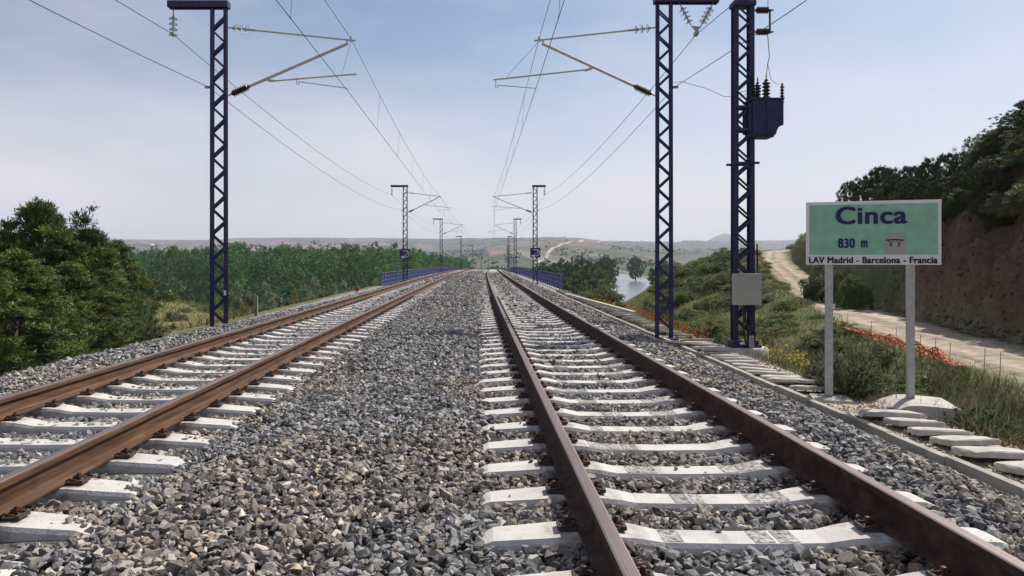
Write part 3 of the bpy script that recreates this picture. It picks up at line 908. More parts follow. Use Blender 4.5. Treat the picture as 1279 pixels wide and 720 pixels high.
def cantilever(root, s, M_at, z0, lod=0, far_reg=False, stag=0.0):
    """s=+1: the track lies towards +x of the mast. M_at: (contact x, messenger x) local"""
    cx_, mx_ = M_at
    mast = s * .21
    top_z, low_z, mz, cz = z0["top"], z0["low"], z0["mess"], z0["cont"]
    t = MB()
    top_a, top_b = Vector((mast, 0, top_z)), Vector((mx_ + s * .12, 0, mz - .02))
    d = (top_b - top_a).normalized(); ins0 = .06; ins1 = .62
    t.tube([top_a + d * ins1, top_b], .022 if not lod else .028, 8)
    low_a, low_b = Vector((mast, 0, low_z)), Vector((mx_ - s * .10, 0, mz - .10))
    dl = (low_b - low_a).normalized()
    t.tube([low_a + dl * .60, low_b + dl * .03], .036, 10)
    t.tube([low_b + Vector((0, 0, -.01)), low_b + Vector((0, 0, .09))], .022, 8)
    # messenger clamp
    t.tube([(mx_, 0, mz - .05), (mx_, 0, mz + .07)], .026, 8)
    # register arm
    if far_reg:
        ra = low_a + dl * (low_b - low_a).length * .55; rb = Vector((cx_ + s * .72 + s * .3, 0, cz + .26))
    else:
        ra = low_a + dl * (low_b - low_a).length * .32; rb = Vector((cx_ + s * .23, 0, cz + .40))
    t.tube([ra, ra + Vector((s * .10, 0, -.05)), rb], .020, 8)
    t.tube([ra + Vector((s * .06, 0, -.03)), ra + Vector((s * .22, 0, -.05 + (rb.z - ra.z) * .1))], .030, 8)
    t.build("cantilever", M["tube"], root)
    can = root.children[-1] if False else [c for c in root.children if c.name.startswith("cantilever")][-1]
    # steady arm
    b = MB()
    if far_reg: sa = rb + Vector((-s * .06, 0, -.03))
    else: sa = rb + (ra - rb) * .66
    b.tube([sa, sa + Vector((0, 0, -.17)), sa + Vector((s * .05 if not far_reg else -s * .05, 0, -.17)), sa + Vector((s * .05 if not far_reg else -s * .05, 0, -.09))], .012, 6)
    b.tube([sa + Vector((s * .05 if not far_reg else -s * .05, 0, -.10)), (cx_ - (0 if far_reg else 0), 0, cz + .055), (cx_, 0, cz + .01)], .0125 if not lod else .016, 6)
    b.build("steady_arm", M["tube"], can)
    # insulators
    cap, gl = MB(), MB()
    if lod < 2:
        glass_string(cap, gl, top_a + d * (ins0 + .05), d, 3, .14, .105)
        cap.tube([top_a, top_a + d * (ins0 + .06)], .018, 6); cap.tube([top_a + d * .48, top_a + d * .68], .026, 8)
        cap.build("insulator", M["galv"], can); gl.build("glass_disc", M["glass"], can)
    else:
        cap.tube([top_a, top_a + d * .68], .03, 6); cap.build("insulator", M["galv"], can)
    b = MB(); shed_insulator(b, low_a + dl * .10, dl, .48, .092, 9 if not lod else 5); b.build("insulator", M["brownins"], can)
    b = MB(); b.tube([low_a, low_a + dl * .15], .018, 6); b.tube([low_a + dl * .52, low_a + dl * .66], .030, 8); b.build("end_fitting", M["galv"], can)
    # support wire from messenger to register arm
    b = MB()
    q = rb + (ra - rb) * (.16 if not far_reg else .14)
    b.tube([(mx_, 0, mz - .03), q + Vector((0, 0, .05)), q], .004 if not lod else .007, 5)
    b.build("support_wire", M["wire"], can)

def zlev(base):
    return dict(top=6.83 - base, low=5.17 - base, mess=6.53 - base, cont=5.30 - base)

def mast(px_u, y, side, label, lod=0, contact_u=None, mess_u=None, base=-.72, far_reg=False, style="string", feeder_u=None, top=7.32):
    """side=-1 left of the tracks, +1 right"""
    x = px_u + float(cx(y)); bz = base + float(dz(y))
    root = empty("catenary_mast", (x, y, bz), label, "mast", "catenary masts along the line", 0)
    H = top - base
    s = -side                       # direction towards the track
    lattice(root, H, .42, .40, .10, .62 if lod < 2 else .8, M["paint"], chord=.078)
    b = MB(); b.box((0, 0, .02), (.60, .42, .04)); 
    for q in (-1, 1):
        for f in (-1, 1): b.tube([(q * .25, f * .15, .04), (q * .25, f * .15, .12)], .016, 6)
    b.build("base_plate", M["paint"], root)
    b = MB(); b.box((0, 0, -.34), (.78, .62, .62)); b.build("footing", M["kerb"], root)
    # feeder arm across the mast top
    fu = feeder_u if feeder_u is not None else (px_u + side * .98)
    fx = fu - px_u
    b = MB()
    tip = fx + side * (.10 if style == 'string' else .52)
    a0, a1 = -side * .24, tip
    for f in (-1, 1): b.bar((a0, f * .115, H + .055), (a1, f * .115, H + .055), .15, .012, (0, 1, 0))
    b.bar((a0, 0, H + .135), (a1, 0, H + .135), .21, .010, (0, 0, 1))
    b.box((a1, 0, H + .055), (.012, .24, .15)); b.box((a0, 0, H + .055), (.012, .24, .15))
    b.build("feeder_arm", M["paint"], root)
    # feeder insulator
    fz = 6.66 - base
    cap, gl = MB(), MB(); vee = []
    if style == "string":
        a = Vector((fx, 0, H + .0)); L = H - fz
        cap.tube([a, a + Vector((0, 0, -.2))], .016, 6)
        if lod < 2: glass_string(cap, gl, a + Vector((0, 0, -.2)), (0, 0, -1), 4, .13, .105)
        else: cap.tube([a + Vector((0, 0, -.18)), a + Vector((0, 0, -.72))], .05, 6)
        cap.tube([a + Vector((0, 0, -.7)), (fx, 0, fz)], .02, 6); cap.box((fx, 0, fz + .01), (.07, .18, .06))
    else:
        for e in (-1, 1):
            gl = MB()
            a = Vector((fx + e * .42 + .0, 0, H)); q = Vector((fx + e * .11, 0, fz + .20)); d = (q - a)
            cap.tube([a, a + d * .22], .014, 6)
            glass_string(cap, gl, a + d * .2, d, 4, d.length * .17, .10)
            cap.tube([a + d * .86, q], .014, 6)
            vee.append(gl); gl = MB()
        cap.add([(fx - .13, -.01, fz + .21), (fx + .13, -.01, fz + .19), (fx + .01, -.01, fz + .05), (fx - .13, .01, fz + .21), (fx + .13, .01, fz + .19), (fx + .01, .01, fz + .05)],
                [(0, 1, 2), (5, 4, 3), (0, 3, 4, 1), (1, 4, 5, 2), (2, 5, 3, 0)])
        cap.box((fx, 0, fz + .02), (.08, .18, .09))
    co = cap.build("feeder_insulator", M["galv"], root)
    for g_ in vee + [gl]:
        if g_.v: g_.build("glass_disc", M["glass"], co)
    if lod == 0 and side < 0:
        b = MB(); q = P(282, 366, y); b.box((q.x - x, -.07, q.z - bz), (.05, .012, .12)); b.build("number_plate", M["white"], root)
    # return wire clamp
    b = MB(); b.box((side * .27, 0, 5.38 - base), (.14, .07, .05)); b.build("wire_clamp", M["galv"], root)
    cantilever(root, s, (contact_u - px_u, mess_u - px_u), zlev(base), lod, far_reg)
    return root

FEED_L, FEED_R = -7.39, 5.32
MAST_Y = [18.1, 62, 109, 170, 229, 289, 349, 409]
ML, MR = -6.28, 4.54
LABL = ["tall navy lattice mast nearest on the left, standing beyond the pine trees",
        "left lattice mast with the dark blue arrow sign, at the left railing's near end",
        "left lattice mast rising from behind the left railing, next after the arrow sign mast",
        "distant left mast, third along the left railing", "thin far left mast, fourth along the left railing", "very thin far left mast, fifth along the left railing",
        "tiny far left mast before the curve, sixth along the left railing", "tiniest far left mast at the end of the line"]
LABR = ["tall navy lattice mast with V shaped glass insulators on the right, by the poppies",
        "right lattice mast with the dark blue arrow sign, beside the right railing",
        "right lattice mast next after the arrow sign mast, seen over the right railing",
        "distant right mast, third along the right railing", "thin dark right mast closest to the vanishing rails", "very thin far right mast, fifth along the right railing",
        "tiny far right mast before the curve, sixth along the right railing", "tiniest far right mast at the end of the line"]
STAG_L = [(-3.16, -3.07), (-3.45, -3.40), (-3.1, -3.15), (-3.45, -3.4), (-3.1, -3.1), (-3.45, -3.4), (-3.1, -3.1), (-3.4, -3.4)]
STAG_R = [(1.41, 1.50), (1.15, 1.1), (1.5, 1.5), (1.15, 1.1), (1.5, 1.5), (1.15, 1.15), (1.5, 1.5), (1.2, 1.2)]
for i, y in enumerate(MAST_Y):
    lod = 0 if i == 0 else (1 if i == 1 else 2)
    mast(ML, y, -1, LABL[i], lod, *STAG_L[i], base=-.62 if i == 0 else -.75, feeder_u=FEED_L, far_reg=(i % 2 == 1))
    mast(MR, y, 1, LABR[i], lod, *STAG_R[i], base=-.75, feeder_u=FEED_R + (.0), style="vee" if i == 0 else "string", far_reg=(i % 2 == 0), top=7.44 if i == 0 else 7.32)

# ------------------------------------------------------------------ wires
def span_pts(pts, sag, n=14):
    out = []
    for (a, b), sg in zip(zip(pts[:-1], pts[1:]), sag):
        for k in range(n if (b, a) else 0):
            t = k / n
            p = a.lerp(b, t); p.z -= 4 * sg * t * (1 - t)
            out.append(p)
    out.append(pts[-1].copy())
    return out
WY = [-28] + MAST_Y
def wire_line(us, z, sag, r, name, label, cat, group):
    pts = [Vector((u + float(cx(y)), y, z + float(dz(y)))) for u, y in zip(us, WY)]
    b = MB(); path = span_pts(pts, sag); b.tube(path, r, 5, False)
    o = b.build(name, M["wire"]); tag(o, label, cat, group)
    return o, path
def at_y(path, y):
    for a, b in zip(path[:-1], path[1:]):
        if a.y <= y <= b.y: return a.lerp(b, (y - a.y) / (b.y - a.y))
sag0 = [.0] * len(MAST_Y)
for side, ST, FU, RU, nm in (("left", STAG_L, FEED_L, -6.28 - .25, "left"), ("right", STAG_R, FEED_R, 4.54 + .25, "right")):
    cu = [ST[1][0]] + [s[0] for s in ST]; mu = [ST[1][1]] + [s[1] for s in ST]
    co, cp = wire_line(cu, 5.30, sag0, .0072, "contact_wire", f"thin contact wire hanging lowest over the {nm} track", "wire", "overhead wires")
    mo, mp = wire_line(mu, 6.56, [.50] + [.42] * 7, .0065, "messenger_wire", f"upper messenger wire above the contact wire of the {nm} track", "wire", "overhead wires")
    ys = [2.5, 7.5, 12.7, 23.5, 29.5, 36, 43, 50, 56.5] + [68, 75, 82, 89, 96, 103]
    for y in ys:
        a, c = at_y(mp, y), at_y(cp, y)
        b = MB(); b.tube([a, c], .0035, 4)
        b.box(a, (.018, .035, .03)); b.box(c + Vector((0, 0, .01)), (.016, .035, .03))
        b.build("dropper_wire", M["wire"], mo)
    wire_line([FU] * len(WY), 6.66, [.75, .55] + [.5] * 6, .0085, "feeder_wire", f"thick feeder wire hung from the outer arms of the {nm} masts", "wire", "overhead wires")
    wire_line([RU] * len(WY), 5.38, [.8, .6] + [.5] * 6, .0075, "return_wire", f"return wire clamped halfway up the outer side of the {nm} masts", "wire", "overhead wires")

# ------------------------------------------------------------------ transformer mast
TX, TY, TB = 5.66, 15.8, -.66
def transformer_mast():
    root = empty("transformer_mast", (TX, TY, TB), "thick navy lattice mast carrying the blue transformer and the grey cabinet", "mast")
    H = 7.10 - .50 - TB - .06
    lattice(root, H, .45, .43, .20, .60, M["paint"], chord=.10, start=.3)
    b = MB(); b.box((0, 0, H + .05), (.46, .34, .10)); b.box((0, 0, H + .01), (.40, .28, .04)); b.build("top_cap", M["paint"], root)
    b = MB(); shed_insulator(b, (-.03, -.05, H + .10), (0, 0, 1), .40, .06, 6); b.build("insulator", M["brownins"], root)
    b = MB(); b.tube([(.06, -.05, H + .1), (.06, -.05, H + .42)], .03, 8); b.build("top_fitting", M["galv"], root)
    b = MB(); b.box((0, 0, .03), (.62, .5, .06)); b.box((-.2, 0, .1), (.14, .40, .10)); b.box((.2, 0, .1), (.14, .40, .10)); b.build("base_plate", M["paint"], root)
    # rounded concrete plinth
    b = MB(); b.lathe((0.02, 0, -.55), (0, 0, 1), [(0, .50), (.50, .50), (.55, .46), (.555, .0)], 28); b.build("footing", M["slab"], root)
    # clamp band
    zb = P(0, 205, TY).z - TB
    b = MB(); b.box((0, -.17, zb), (.58, .02, .05)); b.box((0, .17, zb), (.58, .02, .05)); b.box((0, -.2, zb - .04), (.08, .05, .12)); b.build("clamp_band", M["paint"], root)
    return root
transformer_mast()
def transformer():
    c = P(953, 146, TY); 
    root = empty("transformer", (c.x, TY - .02, c.z - .42), "dark blue box transformer with ribbed bushings hung on the thick mast", "transformer")
    b = MB(); 
    prof = [(-.31, .0), (.17, 0), (.20, .10), (.24, .17), (.33, .20), (.33, .72), (-.31, .72)]
    b.prism(prof, -.24, .24); b.build("tank", M["paint"], root)
    b = MB(); b.box((.0, 0, .745), (.68, .54, .04), bev=.006); b.build("lid", M["paint"], root)
    b = MB()
    for k in range(4): b.box((-.345 - .0, -.18 + k * .12, .36), (.06, .02, .60))
    b.box((-.02, -.252, .37), (.02, .02, .66)); b.box((-.1, 0, -.02), (.5, .40, .04))
    b.build("cooling_fins", M["paint"], root)
    for (x, L, r) in ((-.02, .44, .085), (-.20, .38, .07)):
        b = MB(); shed_insulator(b, (x + .08, 0, .76), (0, 0, 1), L, r, 5); b.tube([(x + .08, 0, .76 + L), (x + .08, 0, .80 + L + .06)], .014, 6); b.build("bushing", M["brownins"], root)
    b = MB(); b.tube([(-.22, -.12, .76), (-.28, -.12, 1.26)], .028, 8); b.build("pipe", M["black"], root)
    b = MB(); shed_insulator(b, (.40, 0, .66), (0, 0, 1), .46, .045, 6); b.box((.36, 0, .66), (.12, .04, .03)); b.build("arrester", M["brownins"], root)
    # arms to the mast
    b = MB()
    for z in (.12, .6):
        b.bar((-.62, -.14, z), (-.31, -.14, z), .05, .05); b.bar((-.62, .14, z), (-.31, .14, z), .05, .05)
    b.build("bracket", M["paint"], root)
    # jumper lead from the bushing up to the switch bar and over to the arrester
    b = MB()
    top = Vector((.06, 0, 1.26)); sw = P(958.5, 45, TY) - Vector((c.x, TY, c.z - .42)); sw.y = 0
    b.tube([sw, sw.lerp(top, .5) + Vector((.05, 0, 0)), top + Vector((.03, 0, .25)), top], .008, 5)
    b.tube([top + Vector((.03, 0, .30)), Vector((.16, 0, 1.20)), Vector((.30, 0, 1.10)), Vector((.40, 0, 1.12))], .006, 5)
    b.build("jumper_lead", M["wire"], root)
transformer()
def switch_bar():
    a = P(938, 13, TY); bq = P(938, 40, TY)
    root = empty("line_switch", (a.x, TY, bq.z), "pair of dark ribbed insulators joined by an upright bar, high on the thick mast", "insulator")
    for p in (a, bq):
        q = p - Vector((a.x, 0, bq.z)); q.y = 0
        b = MB(); shed_insulator(b, q + Vector((.10, 0, 0)), (1, 0, 0), .30, .075, 6); b.build("insulator", M["brownins"], root)
        b = MB(); b.tube([q + Vector((-.04, 0, 0)), q + Vector((.10, 0, 0))], .025, 8); b.tube([q + Vector((.40, 0, 0)), q + Vector((.47, 0, 0))], .025, 8); b.build("end_fitting", M["galv"], root)
    h = a.z - bq.z
    b = MB(); b.bar((.40, 0, -.04), (.40, 0, h + .03), .035, .02); b.build("contact_bar", M["wire"], root)
    b = MB(); b.tube([(.36, 0, h), (.36, 0, h + 1.2)], .006, 5); b.build("lead_wire", M["wire"], root)
switch_bar()
def tap_wire():
    a = P(842, 104, 18.1); e = P(914, 122, TY); m = P(880, 110, 17)
    b = MB(); pts = [a, P(850, 102, 17.8), m, P(905, 121, 16.0), e + Vector((.02, -.1, 0))]; b.tube(pts, .006, 5)
    c = P(935, 116, TY); 
    b.tube([e + Vector((.02, -.1, 0)), P(922, 118, TY) + Vector((0, -.22, 0)), P(935, 115, TY) + Vector((0, -.22, 0)), P(944, 119, TY) + Vector((0, -.2, 0))], .006, 5)
    b.tube([e + Vector((0, -.1, 0)), e + Vector((.05, -.25, -.10)), P(926, 121, TY) + Vector((0, -.25, 0)), P(936, 117, TY) + Vector((0, -.22, 0))], .006, 5)
    tag(b.build("tap_wire", M["wire"]), "thin slack wire running from the return wire across to the transformer mast", "wire")
tap_wire()
def cabinet():
    a, bq = P(916.5, 381, TY - .3), P(949.5, 342, TY - .3)
    w, h = bq.x - a.x, bq.z - a.z
    root = empty("control_cabinet", (a.x, TY - .16, a.z), "plain grey metal cabinet strapped to the thick mast above its foot", "cabinet")
    b = MB(); b.box((w / 2, -.13, h / 2), (w, .22, h), bev=.006); b.build("body", M["cabinet"], root)
    b = MB(); b.box((w / 2, -.2425, h / 2), (w - .03, .012, h - .03), bev=.004); d = b.build("door", M["cabinet"], root)
    b = MB(); b.box((w * .62, -.252, h * .85), (.05, .006, .03)); b.build("nameplate", M["galv"], d)
    b = MB(); b.box((w * .93, -.254, h * .5), (.02, .014, .06)); b.build("lock", M["galv"], d)
    b = MB(); b.box((w / 2, .0, h * .2), (w + .02, .03, .04)); b.box((w / 2, .0, h * .8), (w + .02, .03, .04)); b.build("strap", M["galv"], root)
    b = MB(); b.tube([(w * 1.0 - .02, -.05, h), (w - .02, -.02, h + .62)], .018, 6); b.build("conduit", M["black"], root)
cabinet()
def mast_cables():
    root = empty("power_cable", (TX, TY, TB), "bundle of dark cables dropping from the cabinet to the foot of the thick mast", "cable")
    for k in range(9):
        x0 = random.uniform(-.12, .18); x1 = random.uniform(-.05, .15)
        b = MB(); b.tube([(x0, -.28, .86), (x0 + random.uniform(-.06, .06), -.26 + random.uniform(-.05, .05), .6), (x1 + random.uniform(-.05, .05), -.25, .3), (x1, -.30 + random.uniform(-.04, .04), .02)], .014, 6)
        b.build("cable", M["pad"] if k % 4 == 0 else M["black"], root)
    for dx in (.03, .08): 
        b = MB(); b.tube([(dx, -.36, .26), (dx, -.37, -.02)], .028, 8); b.build("conduit", M["galv"], root)
    r2 = empty("cable_run", (TX - .6, TY + .6, -.74), "loose cables lying over the slabs between the two right masts", "cable")
    for k in range(5):
        o = random.uniform(-.1, .1)
        pts = [(.35, -.5 + o, .08), (.0 + o, -.45, .07), (-.35, -.35 + o, .10), (-.75, .05 + o, .10), (-1.0 + o, .6, .06), (-1.15 + o, 1.3, .03)]
        b = MB(); b.tube(pts, .028, 7); b.build("cable", M["wood"] if k % 2 else M["black"], r2)
mast_cables()

# ------------------------------------------------------------------ track signs on the second masts
def track_sign(u, y, py, label):
    x = u + float(cx(y)); z = P(0, py, y).z
    root = empty("track_sign", (x, y - .16, z), label, "sign")
    b = MB(); b.box((0, 0, 0), (.84, .02, .80), bev=.01); b.build("panel", M["paint"], root)
    b = MB()
    arc = [(-.20, .25)] + [(.10 + .24 * math.cos(t), .0 + .25 * math.sin(t)) for t in np.linspace(PI / 2, -PI / 2, 12)] + [(-.05, -.25)]
    b.tube([(p[0], -.018, p[1]) for p in arc], .030, 6)
    b.tube([(.16, -.018, .20), (.20, -.018, .02), (.12, -.018, -.08), (-.08, -.018, -.10)], .022, 6)
    b.prism([(-.32, -.18), (-.05, -.18), (-.05, -.22), (.02, -.26), (-.10, -.36), (-.32, -.28)], -.03, -.011)
    b.build("arrow_symbol", M["white"], root)
    b = MB(); b.bar((-.3, .06, .2), (.3, .06, .2), .04, .03, (0, 1, 0)); b.bar((-.3, .06, -.2), (.3, .06, -.2), .04, .03, (0, 1, 0)); b.build("bracket", M["galv"], root)
track_sign(ML, MAST_Y[1], 317.5, "square dark blue sign with a white curved arrow on the left mast")
track_sign(MR, MAST_Y[1], 316, "square dark blue sign with a white curved arrow on the right mast")

# ------------------------------------------------------------------ name sign
def text_mesh(txt, x0, x1, z0, z1, bold, m, name, parent, y, embolden=0.):
    cu = bpy.data.curves.new(name, 'FONT'); cu.body = txt; cu.offset = bold; cu.extrude = .004; cu.space_character = 1.06
    o = bpy.data.objects.new("tmp", cu); COL.objects.link(o)
    bpy.context.view_layer.update()
    me = bpy.data.meshes.new_from_object(o.evaluated_get(bpy.context.evaluated_depsgraph_get()))
    bpy.data.objects.remove(o)
    me.name = name
    v = np.array([q.co[:] for q in me.vertices])
    lo, hi = v.min(0), v.max(0)
    if embolden:
        f = [list(p.vertices) for p in me.polygons]; n0 = len(v)
        vv = np.vstack([v + np.array([k * embolden, j * embolden * .5, .0015 * (k + 2 * j)]) for j in (-1, 1) for k in (-1, 0, 1)])
        ff = [[i + q * n0 for i in p] for q in range(6) for p in f]
        me2 = bpy.data.meshes.new(name); me2.from_pydata([tuple(p) for p in vv], [], ff); me = me2; v = vv
        lo, hi = v.min(0), v.max(0)
    nx = x0 + (v[:, 0] - lo[0]) / (hi[0] - lo[0]) * (x1 - x0)
    nz = z0 + (v[:, 1] - lo[1]) / (hi[1] - lo[1]) * (z1 - z0)
    ny = y - (v[:, 2] - lo[2]) * .5
    me.vertices.foreach_set("co", np.stack([nx, ny, nz], 1).astype(np.float32).ravel())
    me.materials.clear(); me.materials.append(m); me.update()
    return link(bpy.data.objects.new(name, me), parent)
def name_sign():
    L, Rr = Vector(((1006.8 - VX) * 10.35 / F, 10.35, 0)), Vector(((1175.5 - VX) * 9.86 / F, 9.86, 0))
    W = (Rr - L).length; ang = math.atan2(Rr.y - L.y, Rr.x - L.x)
    zb, zt = P(0, 331, 10.1).z, P(0, 251.3, 10.1).z
    Hh = zt - zb
    root = empty("name_sign", (L.x, L.y, zb), "green and white river name sign on two grey posts", "sign", rz=ang)
    q = lambda cxp, cyp: ((cxp - 108) / 1079 * W, (580 - cyp) / 505 * Hh)
    b = MB(); b.box((W / 2, 0, Hh / 2), (W, .03, Hh), bev=.004); b.build("panel", M["white"], root)
    g0, g1 = q(134, 500), q(1160, 100)
    b = MB(); b.box(((g0[0] + g1[0]) / 2, -.0175, (g0[1] + g1[1]) / 2), (g1[0] - g0[0], .005, g1[1] - g0[1])); b.build("green_field", M["green"], root)
    y = -.021
    a, c = q(352, 258), q(922, 117); text_mesh("Cinca", a[0], c[0], a[1], c[1], .0, M["ink"], "lettering", root, y, .030)
    a, c = q(370, 447), q(508, 370); text_mesh("830", a[0], c[0], a[1], c[1], .0, M["ink"], "lettering", root, y, .04)
    a, c = q(557, 443), q(610, 387); text_mesh("m", a[0], c[0], a[1], c[1], .0, M["ink"], "lettering", root, y, .035)
    a, c = q(131, 569), q(1157, 516); text_mesh("LAV Madrid - Barcelona - Francia", a[0], c[0], a[1], c[1], .0, M["black"], "lettering", root, -.0165, .035)
    a, c = q(750, 490), q(911, 330)
    b = MB(); b.box(((a[0] + c[0]) / 2, -.022, (a[1] + c[1]) / 2), (c[0] - a[0], .004, c[1] - a[1])); pg = b.build("pictogram", M["pictogrey"], root)
    # bridge pictogram: deck on two branching piers
    b = MB(); yy = -.0255
    def stroke(p0, p1, w):
        A, B = q(*p0), q(*p1); b.bar((A[0], yy, A[1]), (B[0], yy, B[1]), w, .003, (0, 1, 0))
    stroke((753, 387), (825, 382), .017); stroke((822, 382), (897, 387), .017); 
    for xx in (795, 859):
        stroke((xx, 436), (xx, 410), .016); stroke((xx, 412), (xx - 22, 393), .009); stroke((xx, 412), (xx + 22, 393), .009)
    b.build("bridge_symbol", M["black"], pg)
    # posts
    for pxl, wd, zf in ((1037.5, .094, -.70), (1140, .090, -.71)):
        x = (pxl - 1006.8) / 168.7 * W
        b = MB(); h = zb - zf
        b.box((x, .068, (Hh * .85 - h) / 2), (wd, .10, h + Hh * .85), bev=.006)
        b.box((x, .020, Hh * .8), (wd * 1.3, .01, .05)); b.box((x, .020, Hh * .2), (wd * 1.3, .01, .05))
        b.build("post", M["galv2"], root)
    # arched concrete footing of the right post
    xr = (1140 - 1006.8) / 168.7 * W
    b = MB(); prof = [(-.50, -.95), (-.50, -.26), (-.40, -.16), (-.26, -.07), (-.08, .002), (.05, .012), (.22, .006), (.50, -.012), (.50, -.95)]
    prof = [(xr - .06 + p[0], p[1] + (-.70 - zb)) for p in prof]
    b.prism(prof, -.50, .36); b.build("footing", M["slab"], root)
    xl = (1037.5 - 1006.8) / 168.7 * W
    b = MB(); b.box((xl + .02, .03, -.90 - zb), (.50, .5, .36), bev=.02); b.build("footing", M["slab"], root)
M["galv2"] = mat("post_galvanised", (.46, .44, .42), .6, .25, var=.14, scale=20)
name_sign()

# ------------------------------------------------------------------ kerb, slabs, posts along the right shoulder
def kerb():
    ys = np.arange(1.0, 52.1, 1.0)
    root = empty("cable_trough", (4.42, 1.0, -.7), "low concrete kerb of the cable trough between ballast and loose slabs", "kerb")
    for i, (a, c) in enumerate(zip(ys[:-1], ys[1:])):
        b = MB(); x = 4.44 + float(cx((a + c) / 2)) - 4.42; 
        j = random.uniform(-.012, .012)
        b.box((x + j, (a + c) / 2 - 1.0, -.085 + random.uniform(-.006, .006)), (.085, c - a - .012, .21), bev=.008)
        b.build("kerb_block", M["kerb"], root)
kerb()
def slabs():
    protos = []
    for k in range(5):
        bm = bmesh.new(); bmesh.ops.create_cube(bm, size=1)
        L, Wd, T = random.uniform(.52, .66), random.uniform(.33, .40), random.uniform(.05, .065)
        bmesh.ops.subdivide_edges(bm, edges=bm.edges[:], cuts=3, use_grid_fill=True)
        for v in bm.verts:
            sx = 1 - .06 * (v.co.z + .5)
            v.co = Vector((v.co.x * L * sx, v.co.y * Wd * sx, v.co.z * T - .03 * (v.co.x ** 2)))
            v.co += Vector([random.uniform(-.006, .006) for _ in range(3)])
        bmesh.ops.bevel(bm, geom=[e for e in bm.edges if e.calc_face_angle(0) > .8], offset=.008, segments=1, affect='EDGES')
        me = bpy.data.meshes.new("concrete_slab"); bm.to_mesh(me); bm.free(); me.materials.append(M["slab"])
        protos.append(me)
    shaded_slab = []
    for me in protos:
        w = me.copy(); w.materials.clear(); w.materials.append(M['shaded_slab']); shaded_slab.append(w)
    y = 6.2; i = 0
    while y < 47:
        o = bpy.data.objects.new("concrete_slab", protos[random.randrange(5)]); COL.objects.link(o)
        gap = .41 if y < 30 else .55
        ux = float(np.interp(y, [6, 7.2, 8.9, 9.8, 10.8, 13, 15, 17, 20], [5.0, 5.0, 5.03, 4.95, 4.88, 4.80, 4.86, 5.0, 5.0])) + random.uniform(-.06, .06)
        if 9.35 < y < 9.9 or abs(y - 10.25) < .32 or abs(y - 18.1) < .5 or abs(y - 15.6) < .0: y += gap * .7; continue
        o.location = (ux + float(cx(y)), y, -.69 + random.uniform(-.01, .015))
        o.rotation_euler = (random.uniform(-.16, -.07), random.uniform(-.03, .06), random.uniform(-.30, .12))
        if y > 17: o.data = shaded_slab[i % 5]
        if y < 8.4: lab = "thick pale slab lying on the gravel in the row nearest the camera, before the sign"
        elif y < 10.2: lab = "pale slab leaning on its neighbour between the two sign posts"
        elif y < 15.6: lab = "pale slab in the row between the sign's left post and the thick mast"
        elif y < 18: lab = "pale slab beside the cables between the two right masts"
        else: lab = "shade-toned slab in the row along the kerb beyond the right masts"
        tag(o, lab, "slab", "loose concrete slabs along the kerb")
        y += gap + random.uniform(-.06, .1) + (.25 if random.random() < .08 else 0); i += 1
slabs()
def verge_rail():
    b = MB(); pts = []
    a, c = P(707, 372, 40), P(792, 392, 25.8)
    b.bar((a.x, 40, -.70), (c.x, 25.8, -.70), .16, .22, (0, 0, 1))
    tag(b.build("concrete_beam", M["slab"]), "long pale concrete beam lying past the kerb beside the orange flowers", "beam")
verge_rail()
def markers():
    p = P(320, 391, 24)
    b = MB(); b.box((0, 0, .05), (.10, .10, 1.16), bev=.008); o = b.build("wooden_post", M["wood"], None, (p.x, 24, -.60)); tag(o, "short weathered grey post left of the rails, in front of the shrubs", "post")
    root = empty("marker_post", (P(446, 372, 35).x, 35, -.60), "stubby white marker post with a dark red top beside the left rail", "post")
    b = MB(); b.lathe((0, 0, -.2), (0, 0, 1), [(0, .11), (.55, .11)], 16); b.build("body", M["white"], root)
    b = MB(); b.lathe((0, 0, .352), (0, 0, 1), [(0, .112), (.16, .112), (.19, .09), (.195, .0)], 16); b.build("cap", M["redpaint"], root)
markers()

# ------------------------------------------------------------------ bridge
def bridge():
    root = empty("railway_bridge", (0, 54, -1), "long concrete railway bridge carrying both tracks over the valley", "bridge")
    ys = np.concatenate([np.arange(53, 200, 4.0), np.arange(200, 470, 10.0)])
    prof = [(-7.3, -.80), (5.55, -.80), (5.55, -1.15), (3.2, -1.5), (1.6, -3.6), (-3.3, -3.6), (-4.9, -1.5), (-7.3, -1.15)]
    V = []; Fq = []; n = len(prof)
    for i, y in enumerate(ys):
        for a, z in prof: V.append((a + float(cx(y)), y - 54, z + float(dz(y)) + 1))
        if i:
            for k in range(n): Fq.append(((i - 1) * n + k, i * n + k, i * n + (k + 1) % n, (i - 1) * n + (k + 1) % n)[::-1])
    o = bpy.data.objects.new("deck", np_mesh("deck", V, Fq, M["concrete"])); link(o, root)
    for y in np.arange(95, 470, 45):
        b = MB(); x = -.87 + float(cx(y)); zt = -3.5 + float(dz(y))
        b.box((x, y - 54, (zt - 16) / 2 + 1), (4.2, 2.2, zt + 16), bev=.3); b.build("pier", M["concrete"], root)
bridge()
